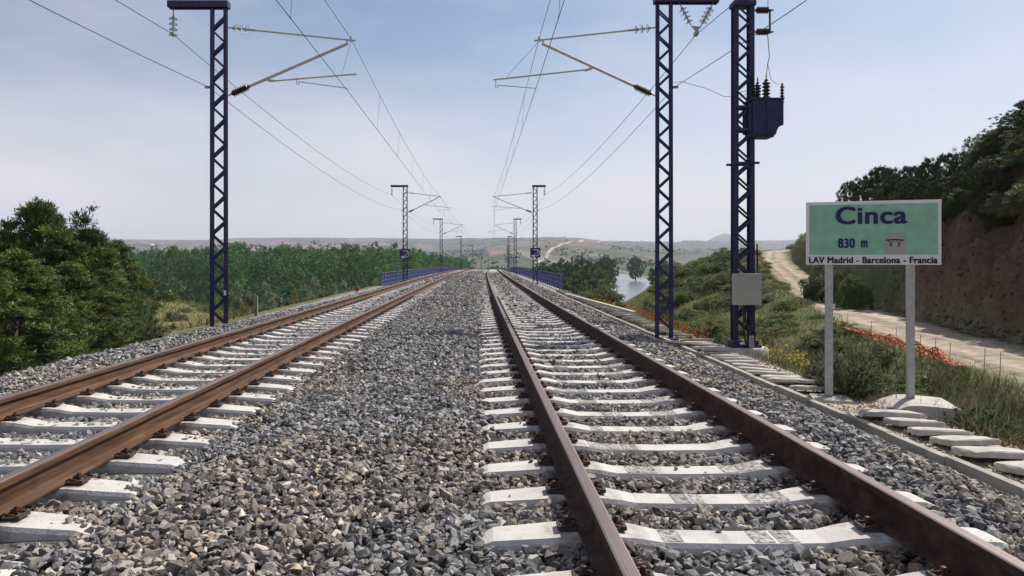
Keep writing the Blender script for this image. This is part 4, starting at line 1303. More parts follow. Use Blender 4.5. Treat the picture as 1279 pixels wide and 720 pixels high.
def railing(u, y0, label):
    root = empty("bridge_railing", (u, y0, -.8), label, "railing")
    pt = lambda y, z: Vector((u + float(cx(y)) - u, y - y0, z + float(dz(y)) + .8))
    ys = [y0 + 1.8 * k for k in range(96)] + list(np.arange(y0 + 1.8 * 96, 430, 6.0))
    pm = MB(); pm.box((0, 0, .56), (.07, .09, 1.12)); pm.box((0, 0, 1.14), (.10, .12, .04)); pm.box((0, 0, .02), (.16, .18, .04))
    pme = pm.mesh("post", M["railing"])
    for y in ys[:96]:
        o = bpy.data.objects.new("post", pme); COL.objects.link(o); o.parent = root
        o.location = pt(y, -.8)
    b = MB()
    for z in (1.08, .86, .55, .24):
        b.tube([pt(y, z - .8) for y in ys], .028 if z > 1 else .02, 5)
    b.build("handrail", M["railing"], root)
    b = MB()
    for a, c in zip(ys[:60], ys[1:61]):
        for k in range(1, 6):
            y = a + (c - a) * k / 6
            p = pt(y, -.8); b.box((p.x, p.y, p.z + .56), (.014, .06, .62))
        p = pt((a + c) / 2, -.8)
    for a, c in zip(ys[60:-1], ys[61:]):
        p0, p1 = pt(a, -.4), pt(c, -.4); b.bar(p0, p1, .02, .5, (0, 0, 1))
    b.build("infill_bars", M["railing"], root)
    b = MB(); b.bar(pt(y0, -.79), pt(y0 + 60, -.79), .25, .12, (0, 0, 1)); b.build("base_beam", M["concrete"], root)
railing(-6.95, 52.5, "blue bridge railing on the left side of the tracks")
railing(5.22, 47.0, "blue bridge railing on the right side of the tracks")

# ------------------------------------------------------------------ foliage helpers
def leaf_cloud(cen, rad, per, size, aspect, base, clump_var=.25, leaf_var=.25, flat=.9, shell=.5, yellow=.15, rng=RNG, droop=0):
    """small rhombic leaves spread through clump volumes -> V, F, C"""
    n = len(cen); tot = n * per
    ci = np.repeat(np.arange(n), per)
    d = rng.normal(size=(tot, 3)); d /= np.linalg.norm(d, axis=1)[:, None]
    rr = rad[ci] * (shell + (1 - shell) * rng.random(tot)) * rng.uniform(.35, 1.08, tot) ** .6
    c = cen[ci] + d * rr[:, None] * np.array([1, 1, flat])
    a = d * .8 + rng.normal(size=(tot, 3)) * .75; a[:, 2] += .35 - droop
    a /= np.linalg.norm(a, axis=1)[:, None]
    t = rng.normal(size=(tot, 3)); b = np.cross(a, t); b /= np.linalg.norm(b, axis=1)[:, None]
    L = size * rng.uniform(.65, 1.35, tot); W = L * aspect
    v = np.stack([c - a * (L * .5)[:, None], c + b * (W * .5)[:, None], c + a * (L * .5)[:, None], c - b * (W * .5)[:, None]], 1).reshape(-1, 3)
    f = np.arange(tot * 4).reshape(-1, 4)
    cv = 1 + clump_var * rng.uniform(-1, 1, n)
    k = cv[ci] * (1 + leaf_var * rng.uniform(-1, 1, tot))
    ye = np.clip(rng.normal(0, yellow, n)[ci] + rng.normal(0, yellow * .6, tot), -.3, .6)
    col = np.array(base)[None] * k[:, None] * np.stack([1 + ye * .9, 1 + ye * .3, 1 - ye * .4], 1)
    return v, f, np.repeat(np.clip(col, .004, .9), 4, 0)
def cat(parts):
    V, Fs, C = [], [], []; o = 0
    for v, f, c in parts: V.append(v); Fs.append(f + o); C.append(c); o += len(v)
    return np.vstack(V), np.vstack(Fs), np.vstack(C)

def limbs(b, h, w, n, r0, lean=0, start=.2):
    pts = [Vector((0, 0, -.4))]
    for k in range(1, 7):
        t = k / 6; pts.append(Vector((lean * t * h * .2 + .04 * math.sin(k * 2.1) * h * .15, .03 * math.cos(k * 1.7) * h * .15, h * .92 * t)))
    b.tube(pts, [r0 * (1.15 - t / 6 * 1.0) for t in range(7)], 9)
    ends = []
    for k in range(n):
        t = start + (.9 - start) * (k + .5) / n; i = min(5, int(t * 6)); base = pts[i].lerp(pts[i + 1], t * 6 - i)
        an = k * 2.4 + random.uniform(-.4, .4); L = w * random.uniform(.65, 1.0) * (1.15 - .75 * t)
        e = base + Vector((math.cos(an) * L, math.sin(an) * L, L * random.uniform(.15, .55)))
        m = base.lerp(e, .5) + Vector((0, 0, -.04 * L))
        rr = r0 * (.5 - .32 * t); b.tube([base, m, e], [rr, rr * .7, rr * .3], 6); ends.append(e); ends.append(m.lerp(e, .5))
        for q in range(2):
            e2 = m.lerp(e, .4 + .3 * q) + Vector((random.uniform(-1, 1), random.uniform(-1, 1), random.uniform(.1, .6))) * L * .3
            b.tube([m.lerp(e, .3 + .25 * q), e2], [rr * .5, rr * .2], 5); ends.append(e2)
    return ends

def pine_proto(h, w, nclump, per, size, base, profile, seed, open_=0., tmin=0.):
    rng = np.random.default_rng(seed); random.seed(seed)
    b = MB(); ends = limbs(b, h, w, 16, .035 * h * .55)
    tm = b.mesh("trunk", M["bark"])
    cen = []
    while len(cen) < nclump:
        t = rng.uniform(tmin, 1); r = np.interp(t, *profile) * w
        a = rng.uniform(0, 2 * PI); q = r * math.sqrt(rng.uniform(.15 if not open_ else 0, 1))
        wob = 1 + .28 * math.sin(a * 3 + seed + t * 6) + .14 * math.sin(a * 5 + t * 11)
        cen.append((q * wob * math.cos(a), q * wob * math.sin(a), t * h * .97))
    cen = np.array(cen + [tuple(e) for e in ends])
    rad = rng.uniform(.6, 1.3, len(cen)) * h * .046 * (1 - .35 * cen[:, 2] / h)
    v, f, c = leaf_cloud(cen, rad, per, size, .17, base, .42, .28, 1.2, .2, .2, rng, -.7)
    cm = np_mesh("crown", v, f, M["needle"], c)
    return tm, cm
def place_tree(name, meshes, loc, scale, rz, label, catg, group, parts=("trunk", "crown")):
    root = empty(name, loc, label, catg, group, rz)
    root.scale = scale if isinstance(scale, (tuple, list)) else (scale,) * 3
    for n, m in zip(parts, meshes):
        o = bpy.data.objects.new(n, m); COL.objects.link(o); o.parent = root
    return root

BUSHY = ([0, .08, .3, .6, .85, 1], [.62, .85, 1.0, .78, .42, .08])
ROUND = ([0, .25, .3, .55, .8, 1], [.0, .1, .7, 1.0, .75, .2])
PINEC = (.118, .172, .050)
pA = pine_proto(5.8, 1.65, 520, 85, .15, PINEC, BUSHY, 3)
pB = pine_proto(5.8, 1.45, 560, 85, .15, (.128, .180, .052), BUSHY, 8)
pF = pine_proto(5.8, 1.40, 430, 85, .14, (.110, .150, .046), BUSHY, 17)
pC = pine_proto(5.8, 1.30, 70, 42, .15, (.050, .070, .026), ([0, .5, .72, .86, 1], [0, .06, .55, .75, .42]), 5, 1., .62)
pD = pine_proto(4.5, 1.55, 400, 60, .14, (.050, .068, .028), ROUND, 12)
pE = pine_proto(4.5, 1.35, 380, 60, .14, (.058, .074, .028), ROUND, 14)
LP = [(18, 312, 11.5, pB, .78, .82, "small bright green pine at the left edge, lowest of the left pine clump"),
      (50, 249, 16.0, pB, 1.15, 1.0, "tallest rounded pine of the left clump, near the left edge"),
      (-25, 268, 17.5, pB, 1.2, 1.0, "pine cut off by the left edge of the photo"),
      (110, 284, 16.5, pA, .95, .95, "broad middle pine of the left clump, below the thin sparse one"),
      (144, 297, 18.5, pF, .80, .80, "rightmost pine of the left clump, next to the dry grass bank"),
      (86, 325, 13.2, pF, .72, .82, "low dark pine in front of the left clump, close to the ballast"),
      (132, 335, 15.5, pF, .62, .85, "low pine at the foot of the left clump, right of the dark one"),
      (106, 254, 24, pC, 1.1, 1.15, "thin sparse pine with gaps showing sky, rising behind the left clump")]
for i, (px, py, y, pm, sw, sh, lab) in enumerate(LP):
    p = P(px, py, y); g = gz(p.x, y) - .1
    s = (p.z - g) / 5.8
    place_tree("pine_tree", pm, (p.x, y, g), (sw, sw, s), i * 1.3, lab, "pine tree", "pines beside the left track")

# ---- pines along the cliff top and hill on the right
random.seed(21)
sil = [(1062, 226, 58), (1078, 218, 52), (1098, 207, 50), (1118, 208, 47), (1138, 206, 45), (1160, 196, 42), (1182, 191, 39), (1200, 188, 37), (1219, 166, 38), (1237, 172, 34), (1252, 160, 33), (1270, 145, 32), (1290, 136, 31), (1315, 128, 30), (1345, 120, 29)]
k = 0
WORDS = ["first pine on the hill crest behind the sign's top left", "second pine along the hill crest, above the sign's left half", "third pine along the hill crest, above the sign", "fourth pine along the hill crest, above the sign", "fifth pine along the hill crest, above the sign's right half",
         "sixth pine along the hill crest, over the sign's right edge", "seventh pine along the rising crest, right of the sign", "eighth pine along the rising crest, before the spindly one", "spindly pine standing above its neighbours on the right crest", "pine just right of the spindly one on the right crest",
         "dark pine second right of the spindly one", "pine near the right edge on the crest", "tall pine at the photo's right edge on the crest", "pine just beyond the right edge on the crest", "pine farther beyond the right edge on the crest"]
for (px, py, y) in sil:
    p = P(px, py, y); g = gz(p.x, y) - .15
    h = max(1.6, p.z - g)
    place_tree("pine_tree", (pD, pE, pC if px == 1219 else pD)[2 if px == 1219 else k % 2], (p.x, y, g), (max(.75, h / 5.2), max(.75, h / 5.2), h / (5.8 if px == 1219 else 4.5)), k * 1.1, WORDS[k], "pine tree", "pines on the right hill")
    k += 1
for j in range(34):
    t = random.random()
    px = 1050 + 300 * t; y = np.interp(px, [s_[0] for s_ in sil], [s_[2] for s_ in sil]) * random.uniform(.82, .98)
    top = np.interp(px, [s_[0] for s_ in sil], [s_[1] for s_ in sil]) + random.uniform(14, 62)
    p = P(px, top, y); g = gz(p.x, y) - .1; h = min(4.2, max(1.3, p.z - g))
    if p.x < road_x(y) + 3.0: continue
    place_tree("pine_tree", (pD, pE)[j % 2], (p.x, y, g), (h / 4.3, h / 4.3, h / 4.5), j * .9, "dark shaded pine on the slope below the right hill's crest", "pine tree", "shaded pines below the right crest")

# ------------------------------------------------------------------ shrubs
def shrub_proto(seed, r, nclump, per, size, base, aspect=.35, flat=.8, stems=14, yellow=.15, h=None, var=.35):
    rng = np.random.default_rng(seed); random.seed(seed)
    h = h or r * 1.3
    a = rng.uniform(0, 2 * PI, nclump); q = r * np.sqrt(rng.uniform(0, 1, nclump)) * .85
    top = h * np.sqrt(np.clip(1 - (q / r) ** 2, .04, 1)) * (.75 + .3 * rng.random(nclump))
    cen = np.stack([q * np.cos(a), q * np.sin(a), top * rng.uniform(.08, 1, nclump)], 1)
    rad = rng.uniform(.14, .30, nclump) * r
    v, f, c = leaf_cloud(cen, rad, per, size, aspect, base, var, .3, flat, .3, yellow, rng)
    b = MB()
    for k in range(stems):
        e = cen[rng.integers(nclump)]; b.tube([(random.uniform(-.06, .06) * r, random.uniform(-.06, .06) * r, -.1), (e[0] * .45, e[1] * .45, e[2] * .55), tuple(e)], [.02 * r, .012 * r, .005 * r], 5)
    return b.mesh("stem", M["twig"]), np_mesh("foliage", v, f, M["leaf"], c)
def broom_proto(seed, r, h, n, base, thick=.012):
    """upright twiggy plant: many thin blades rising from the base"""
    rng = np.random.default_rng(seed)
    a = rng.uniform(0, 2 * PI, n); q = r * np.sqrt(rng.uniform(0, 1, n)); t = rng.uniform(.35, 1, n)
    p0 = np.stack([q * .35 * np.cos(a), q * .35 * np.sin(a), 0 * q], 1)
    hh = h * t * np.sqrt(np.clip(1.05 - (q / r) ** 2, .1, 1))
    p1 = np.stack([q * np.cos(a), q * np.sin(a), hh], 1) + rng.normal(0, .05 * r, (n, 3))
    mid = (p0 + p1) / 2 + rng.normal(0, .05 * r, (n, 3)); mid[:, 2] += .08 * h
    sd = np.cross(p1 - p0, rng.normal(size=(n, 3))); sd /= np.linalg.norm(sd, axis=1)[:, None]; sd *= thick
    v = np.stack([p0 - sd * .6, p0 + sd * .6, mid + sd, mid - sd, p1 + sd * .3, p1 - sd * .3], 1).reshape(-1, 3)
    o = np.arange(n)[:, None] * 6
    f = np.vstack([o + np.array([0, 1, 2, 3]), o + np.array([3, 2, 4, 5])])
    c = np.array(base)[None] * rng.uniform(.6, 1.4, (n, 1)) * np.stack([1 + rng.normal(0, .12, n), np.ones(n), 1 + rng.normal(0, .1, n)], 1)
    return v, f, np.repeat(np.clip(c, .005, .9), 6, 0)
def broom_mesh(seed, r, h, n, base, leafbase=None, nl=0, thick=.010, name="foliage"):
    parts = [broom_proto(seed, r, h, n, base, thick)]
    if nl:
        rng = np.random.default_rng(seed + 100)
        tips = parts[0][0].reshape(-1, 6, 3)
        pick = tips[rng.integers(0, len(tips), nl)]
        cc = pick[:, 2] * .5 + pick[:, 4] * .5
        parts.append(leaf_cloud(cc, np.full(nl, .07 * r), 14, .055, .3, leafbase, .3, .3, 1, .1, .12, rng))
    V, Fq, C = cat(parts)
    return np_mesh(name, V, Fq, M["leaf"], C)

sh_dark = shrub_proto(31, .8, 95, 90, .070, (.10, .125, .05), yellow=.2)
sh_green = shrub_proto(32, .8, 95, 90, .070, (.12, .17, .052), yellow=.15)
sh_mid = shrub_proto(33, .8, 90, 85, .070, (.175, .185, .085), yellow=.25)
sh_deep = shrub_proto(37, .8, 95, 90, .075, (.060, .075, .032), yellow=.2)
sh_bank = shrub_proto(38, .8, 95, 80, .085, (.17, .20, .115), yellow=.12)
sh_olive = (None, broom_mesh(34, .7, .95, 420, (.15, .155, .085), (.115, .14, .07), 520))
sh_dry = (None, broom_mesh(35, .7, .9, 600, (.20, .145, .105), (.22, .17, .12), 160, .006))
sh_grass = (None, broom_mesh(36, .45, .6, 500, (.16, .17, .065), None, 0, .007))
def shrub(kind, x, y, r, h, label, group, rz=None, name="shrub"):
    m = kind
    rz = random.uniform(0, 6.2) if rz is None else rz
    g = gz(x, y) - .05
    s = r / .8
    return place_tree(name, [q for q in m if q is not None], (x, y, g), (s, s, h / 1.05), rz, label, "shrub", group, [n for n, q in zip(("stem", "foliage"), m) if q is not None])

random.seed(40)
# shrubs singled out by the photo
shrub(sh_olive, *P(1062, 0, 10.6).xy, .62, .95, "silvery olive shrub between the sign's posts, behind the slabs", "shrubs along the right verge")
shrub(sh_olive, *P(1040, 0, 11.6).xy, .6, .85, "silvery olive shrub left of the sign's left post", "shrubs along the right verge")
shrub(sh_olive, *P(1222, 0, 8.9).xy, .62, .8, "grey green shrub right of the concrete footing", "shrubs along the right verge")
shrub(sh_dry, *P(1262, 0, 9.6).xy, .7, .85, "dry brown twiggy shrub near the right edge", "shrubs along the right verge")
shrub(sh_dry, *P(1090, 0, 12.6).xy, .8, .9, "dry brown twiggy shrub seen between the sign's posts", "shrubs along the right verge")
shrub(sh_dry, *P(1170, 0, 11.6).xy, .7, .8, "dry pinkish shrub behind the concrete footing", "shrubs along the right verge")
shrub(sh_green, *P(1246, 0, 12.6).xy, .75, .95, "dark green rounded shrub below the road at the right", "shrubs along the right verge")
shrub(sh_green, *P(1160, 0, 14.2).xy, .7, .8, "green shrub just right of the sign's right post", "shrubs along the right verge")
shrub(sh_dark, *P(1095, 0, 16.5).xy, 1.0, 1.0, "dark green shrub below the orange netting, between the sign's posts", "shrubs along the right verge")
shrub(sh_dark, *P(1022, 0, 19).xy, 1.0, 1.1, "dark green shrub left of the sign's left post, below the road", "shrubs along the right verge")
shrub(sh_green, *P(1066, 0, 35.5).xy, .95, 1.75, "bright green rounded bush at the cliff's end, under the sign", "shrubs along the right verge")
shrub(sh_dark, *P(1036, 0, 40).xy, 1.6, 2.4, "dark bush left of the bright green one, beside the road", "shrubs along the right verge")
shrub(sh_mid, *P(757, 0, 50).xy, 1.7, 2.7, "large olive bush beside the river, left of the near right mast", "shrubs along the right verge")
shrub(sh_mid, *P(735, 0, 56).xy, 1.8, 2.8, "second olive bush beside the river, nearer the blue railing", "shrubs along the right verge")
shrub(sh_dark, *P(826, 0, 38).xy, 1.0, 1.5, "dark bush at the river's right bank, left edge of the hillside", "shrubs along the right verge")
for (px, py, y, r, lab) in ((800, 386, 34, .75, "low dark bush just above the orange flowers, under the river's lower end"), (812, 376, 41, .9, "dark bush on the right bank edge where the river meets the hillside"), (835, 362, 47, 1.1, "dark bush on the hillside edge, seen through the near right mast"), (815, 392, 31, .7, "low dark bush behind the poppies, seen just left of the near right mast"), (846, 350, 54, 1.2, "dark bush high on the hillside edge, right of the near right mast")):
    q = P(px, py, y); shrub(sh_dark if y > 40 else sh_mid, q.x, y, r, max(.6, q.z - gz(q.x, y) + .05), lab, "shrubs along the right verge")
# scrub of the hillside, each bush its own
nb = 0
tries = 0
while nb < 285 and tries < 12000:
    tries += 1
    y = random.uniform(11, 92); d = random.uniform(6.6, 34)
    x = d
    dr = road_x(y) - x
    if dr < 2.3 or (y > 45 and x < 9 + (y - 45) * .25) or x < 6.9 + (.0 if y > 20 else .6): continue
    if x > .80 * y + 2: continue
    if y < 16 and x > 11: continue
    k = random.choice([sh_dark, sh_dark, sh_dark, sh_mid, sh_mid, sh_green, sh_green, sh_olive])
    r = random.uniform(.45, .95) * (1 + y / 130); h = r * random.uniform(.5, .9)
    if dr < 4.5 and y > 22: h *= .55; r *= .75
    if y > 24 and VX + F * (x - r * 1.1) / y < 806 and VY - F * (gz(x, y) + h - CAM_Z) / y < 388: continue
    if k is sh_olive: r *= .8
    lab = {id(sh_dark): "dark green scrub bush on the slope between the tracks and the dirt road", id(sh_mid): "olive green scrub bush on the slope between the tracks and the dirt road",
           id(sh_green): "fresh green scrub bush on the slope between the tracks and the dirt road", id(sh_olive): "pale wispy scrub bush on the slope between the tracks and the dirt road"}[id(k)]
    shrub(k, x, y, r, h, lab, "scrub bushes on the right slope", name="scrub_bush"); nb += 1
for j in range(60):
    y = random.uniform(36, 110); x = road_x(y) + random.uniform(2.2, 16)
    if y < 40 and x > road_x(y) + 4: continue
    k = random.choice([sh_dark, sh_mid, sh_dark, sh_green]); r = random.uniform(.5, 1.1)
    shrub(k, x, y, r, r * .9, "scrub bush on the grassy bank beyond the dirt road", "scrub bushes beyond the dirt road", name="scrub_bush")
# cliff-hung bushes and cliff-foot weeds
for j in range(190):
    y = random.uniform(12, 36); dd = random.choice([2.2, 2.3, 2.6, 3.2, 3.8, 4.1, 4.4, 4.7, 5.0, 5.3, 5.6, 5.9, 6.3, 6.8]) + random.uniform(-.3, .4)
    if y > 26 and 2.6 < dd < 3.4: continue; x = road_x(y) + dd
    r = random.uniform(.25, .5) if dd < 3 else (random.uniform(.4, .7) if dd < 4.2 else random.uniform(.6, 1.15))
    shrub(random.choice([sh_dark, sh_mid, sh_dark, sh_dark, sh_dry]), x, y, r, r * random.uniform(.7, 1.0), "shaded weed clump at the foot of the cliff" if dd < 2.75 else ("shaded bush clinging to the cliff face" if dd < 4 else "shaded bush on the earth bank above the cliff"), "shaded plants on the cliff", name="cliff_bush")
for j in range(80):
    y = random.uniform(18, 37); dd = random.uniform(3.9, 7.0); x = road_x(y) + dd; r = random.uniform(.7, 1.2)
    shrub(random.choice([sh_deep, sh_deep, sh_mid]), x, y, r, r * random.uniform(.65, .9), "dark scrub on the upper bank between the cliff and the crest pines", "scrub on the upper bank", name="cliff_bush")
# left bank
random.seed(50)
for j in range(55):
    y = random.uniform(28, 75); x = -random.uniform(.27, .50) * y - 2
    k = random.choice([sh_grass, sh_grass, sh_mid, sh_olive]); r = random.uniform(.35, .8)
    shrub(k, x, y, r, r * .75, "low yellow green tuft on the dry bank right of the pines", "tufts on the dry left bank", name="grass_tuft")
shrub(sh_olive, P(168, 0, 15).x, 15, .75, 1.15, "pale twiggy shrub at the foot of the rightmost left pine", None)
for j, (px, y, r, h) in enumerate([(300, 75, 2.2, 3.2), (345, 90, 3.0, 4.8), (372, 80, 2.4, 3.2), (392, 105, 3.4, 5.5), (415, 96, 2.6, 4.0), (436, 120, 3.2, 5), (330, 62, 1.8, 2.2), (355, 55, 1.6, 1.8), (462, 130, 3, 5), (275, 100, 3.2, 5), (215, 84, 2.6, 3.6), (240, 92, 2.8, 4), (315, 110, 3.2, 5.6), (400, 66, 1.7, 2.0), (445, 75, 2, 2.4), (425, 70, 1.8, 2.2), (205, 66, 2.0, 2.4), (375, 64, 1.7, 2.2)]):
    x = P(px, 0, y).x
    g = gz(x, y); zt = P(0, [352, 352, 358, 346, 356, 350, 372, 380, 349, 372, 388, 384, 362, 366, 362, 364, 392, 370][j], y).z
    hh = max(h, zt - g)
    shrub([sh_bank, sh_bank, sh_mid, sh_bank, sh_green][j % 5], x, y, r, hh, "rounded bank bush between the left ballast and the poplar wood", "bushes below the left embankment", name="bank_bush")

# ------------------------------------------------------------------ broadleaf trees by the river
def broad_proto(seed, h, w, nclump, per, size, base):
    rng = np.random.default_rng(seed); random.seed(seed)
    b = MB(); ends = limbs(b, h * .9, w * .8, 12, .03 * h, 0, .25)
    cen = []
    while len(cen) < nclump:
        p = rng.uniform(-1, 1, 3)
        if (p ** 2).sum() > 1 or (p ** 2).sum() < .12: continue
        an = math.atan2(p[1], p[0]); k = 1 + .2 * math.sin(3 * an + seed) + .12 * math.sin(5 * an + 4 * p[2])
        cen.append((p[0] * w * k, p[1] * w * k, h * .53 + p[2] * h * .48))
    cen = np.array(cen)
    v, f, c = leaf_cloud(cen, rng.uniform(.10, .19, nclump) * w, per, size, .55, base, .4, .3, .85, .3, .12, rng)
    return b.mesh("trunk", M["bark"]), np_mesh("crown", v, f, M["leaf"], c)
bA = broad_proto(61, 10, 4.6, 260, 60, .36, (.085, .135, .055))
bB = broad_proto(62, 10, 4.4, 260, 60, .36, (.105, .14, .068))
bC = broad_proto(63, 10, 4.8, 280, 60, .36, (.050, .080, .040))
RT = [(690, 333, 120, bA, "bushy green tree beyond the right railing, first of the riverside trees"), (712, 330, 130, bA, "green riverside tree, second beyond the right railing"), (735, 327, 150, bA, "green riverside tree left of the river bend"), (738, 331, 115, bB, "grey green tree on the left river bank, in front of its neighbours"),
      (744, 341, 105, bB, "grey green tree leaning over the left edge of the river"), (742, 342, 88, bB, "lower grey green tree above the olive bushes"), (716, 344, 84, bA, "lower green tree close behind the right railing's end"), (700, 348, 74, bA, "lowest green tree just right of the railing's end"),
      (680, 327, 210, bC, "small dark tree seen over the right railing"), (703, 324, 260, bC, "dark tree far behind the right railing"), (725, 320, 330, bC, "dark distant tree behind the riverside trees"), (757, 320, 380, bC, "dark tall trees' left member on the far left bank"), (752, 323, 330, bC, "dark tree on the left bank where the river narrows"),
      (794, 320, 560, bC, "round dark tree standing alone above the river"), (822, 333, 330, bC, "dark tree on the right bank, left of the near mast"), (828, 327, 330, bC, "large dark tree on the right bank behind the near mast"), (846, 330, 320, bC, "dark tree on the right bank, right of the near mast"), (850, 341, 250, bB, "grey green tree low on the right bank"), (862, 333, 300, bA, "green tree on the right bank behind the hillside"), (884, 326, 380, bA, "green distant tree above the scrub hillside")]
for i, (px, py, y, pm, lab) in enumerate(RT):
    p = P(px, py, y); g = gz(p.x, y)
    if g < -14: g = -13.6
    h = max(2.5, p.z - g); s = h / 10
    place_tree("riverside_tree", pm, (p.x, y, g), (s * .72, s * .72, s), i * 1.7, lab, "tree", "trees along the river")

# ------------------------------------------------------------------ poplar wood (one mass)
def poplar_wood():
    rng = np.random.default_rng(71)
    cen, rad, base = [], [], []
    step = 5.2
    for y in np.arange(150, 640, step):
        xl, xr = -.56 * y, min(-14 + float(cx(y)) - 8, -.02 * y + 4)
        near = 205
        for x in np.arange(xl, xr, step):
            px = VX + F * x / y
            # edge of the plantation comes closer on the far left and near the track
            edge = 200 + 28 * math.sin(x * .045) + (0 if px < 520 else 60)
            depth = 150 if px < 470 else 420
            if y < edge or y > edge + depth: continue
            if y > edge + 22 and rng.random() < .15: continue
            xx, yy = x + rng.normal(0, .6), y + rng.normal(0, .6)
            h = 18.4 * rng.uniform(.86, 1.07) + 3.5 * (fbm(np.array([x / 40]), np.array([y / 40]), 2, 3)[0] - .5) - (px > 500) * min(5.0, (px - 500) * .05)
            z0 = -13.2
            front = y < edge + 26
            nc = 34 if front else 18
            t = rng.uniform(.06 if front else .45, 1, nc)
            r = 3.1 * np.interp(t, [0, .2, .5, .8, .93, 1], [.8, 1.0, 1.0, .9, .68, .4])
            a = rng.uniform(0, 2 * PI, nc); q = r * np.sqrt(rng.random(nc)) * .9
            cen.append(np.stack([xx + q * np.cos(a), yy + q * np.sin(a), z0 + t * h], 1)); rad.append(np.full(nc, 1.05) * rng.uniform(.75, 1.2, nc))
            base.append(np.tile(np.array([.086, .190, .060]) * rng.uniform(.65, 1.35) * np.array([rng.uniform(.85, 1.2), 1, 1]), (nc, 1)))
    cen = np.vstack(cen); rad = np.concatenate(rad); base = np.vstack(base)
    per = 22
    v, f, c = leaf_cloud(cen, rad, per, .55, .6, (1, 1, 1), .25, .3, 1.1, .3, .08, rng)
    c = np.clip(c * np.repeat(base, per * 4, 0), .003, .5)
    o = bpy.data.objects.new("poplar_wood", np_mesh("poplar_wood", v, f, M["leaf"], c)); link(o); tag(o, kind="stuff")
    print("poplar leaves", len(f))
poplar_wood()

# ------------------------------------------------------------------ distant woods and hedges (one mass)
def distant_woods():
    rng = np.random.default_rng(73)
    n = 5200
    y = 420 * np.exp(rng.uniform(0, math.log(13), n)); px = rng.uniform(120, 1040, n)
    x = (px - VX) * y / F
    den = fbm(x / 150, y / 220, 3, 81)
    ok = (den > .50) & (river_d(x, y) > 26) & ~((px < 600) & (y < 640)) & ~((np.abs(px - 618) < 13) & (y > 1400) & (y < 2300)) & (np.abs(x + .9 - cx(y)) > 14)
    line = (px - 668) / 84.; yl = 1180 + 1970 * np.clip(line, 0, 1) ** 1.15
    ok &= ~((line > -.05) & (line < 1.05) & (np.abs(y - yl) < 160))
    x, y = x[ok], y[ok]
    z = ground(x, y)
    hgt = rng.uniform(3.5, 8.5, len(x)) * np.where(y > 1800, .8, 1)
    nc = 5
    cen = np.stack([x, y, z + hgt * .5], 1)[:, None] + rng.normal(0, 1, (len(x), nc, 3)) * (hgt * np.array([[.38], [.38], [.2]])).T[:, None]
    rad = np.repeat(hgt * .33, nc)
    v, f, c = leaf_cloud(cen.reshape(-1, 3), rad, 12, 2.1, .8, (.038, .062, .028), .3, .3, .9, .2, .12, rng)
    o = bpy.data.objects.new("distant_woods", np_mesh("distant_woods", v, f, M["leaf"], c)); link(o); tag(o, kind="stuff")
distant_woods()

# ------------------------------------------------------------------ grasses, flowers
def blades(name, xs, ys, h, w, cols, z=None):
    n = len(xs)
    z = ground(xs, ys) if z is None else z
    a = RNG.uniform(0, 2 * PI, n); hh = h * RNG.uniform(.5, 1.3, n)
    p0 = np.stack([xs, ys, z - .02], 1); s = np.stack([np.cos(a), np.sin(a), 0 * a], 1) * (w * RNG.uniform(.6, 1.3, n))[:, None]
    lean = np.stack([RNG.normal(0, .35, n), RNG.normal(0, .35, n), np.ones(n)], 1) * hh[:, None]
    m = p0 + lean * .55; t = p0 + lean * np.array([1.35, 1.35, 1.0])
    v = np.stack([p0 - s, p0 + s, m + s * .7, m - s * .7, t], 1).reshape(-1, 3)
    o = np.arange(n)[:, None] * 5
    f = np.vstack([o + np.array([0, 1, 2]), o + np.array([0, 2, 3]), o + np.array([3, 2, 4])])
    ob = bpy.data.objects.new(name, np_mesh(name, v, f, M["leaf"], np.repeat(cols, 5, 0))); link(ob); tag(ob, kind="stuff")
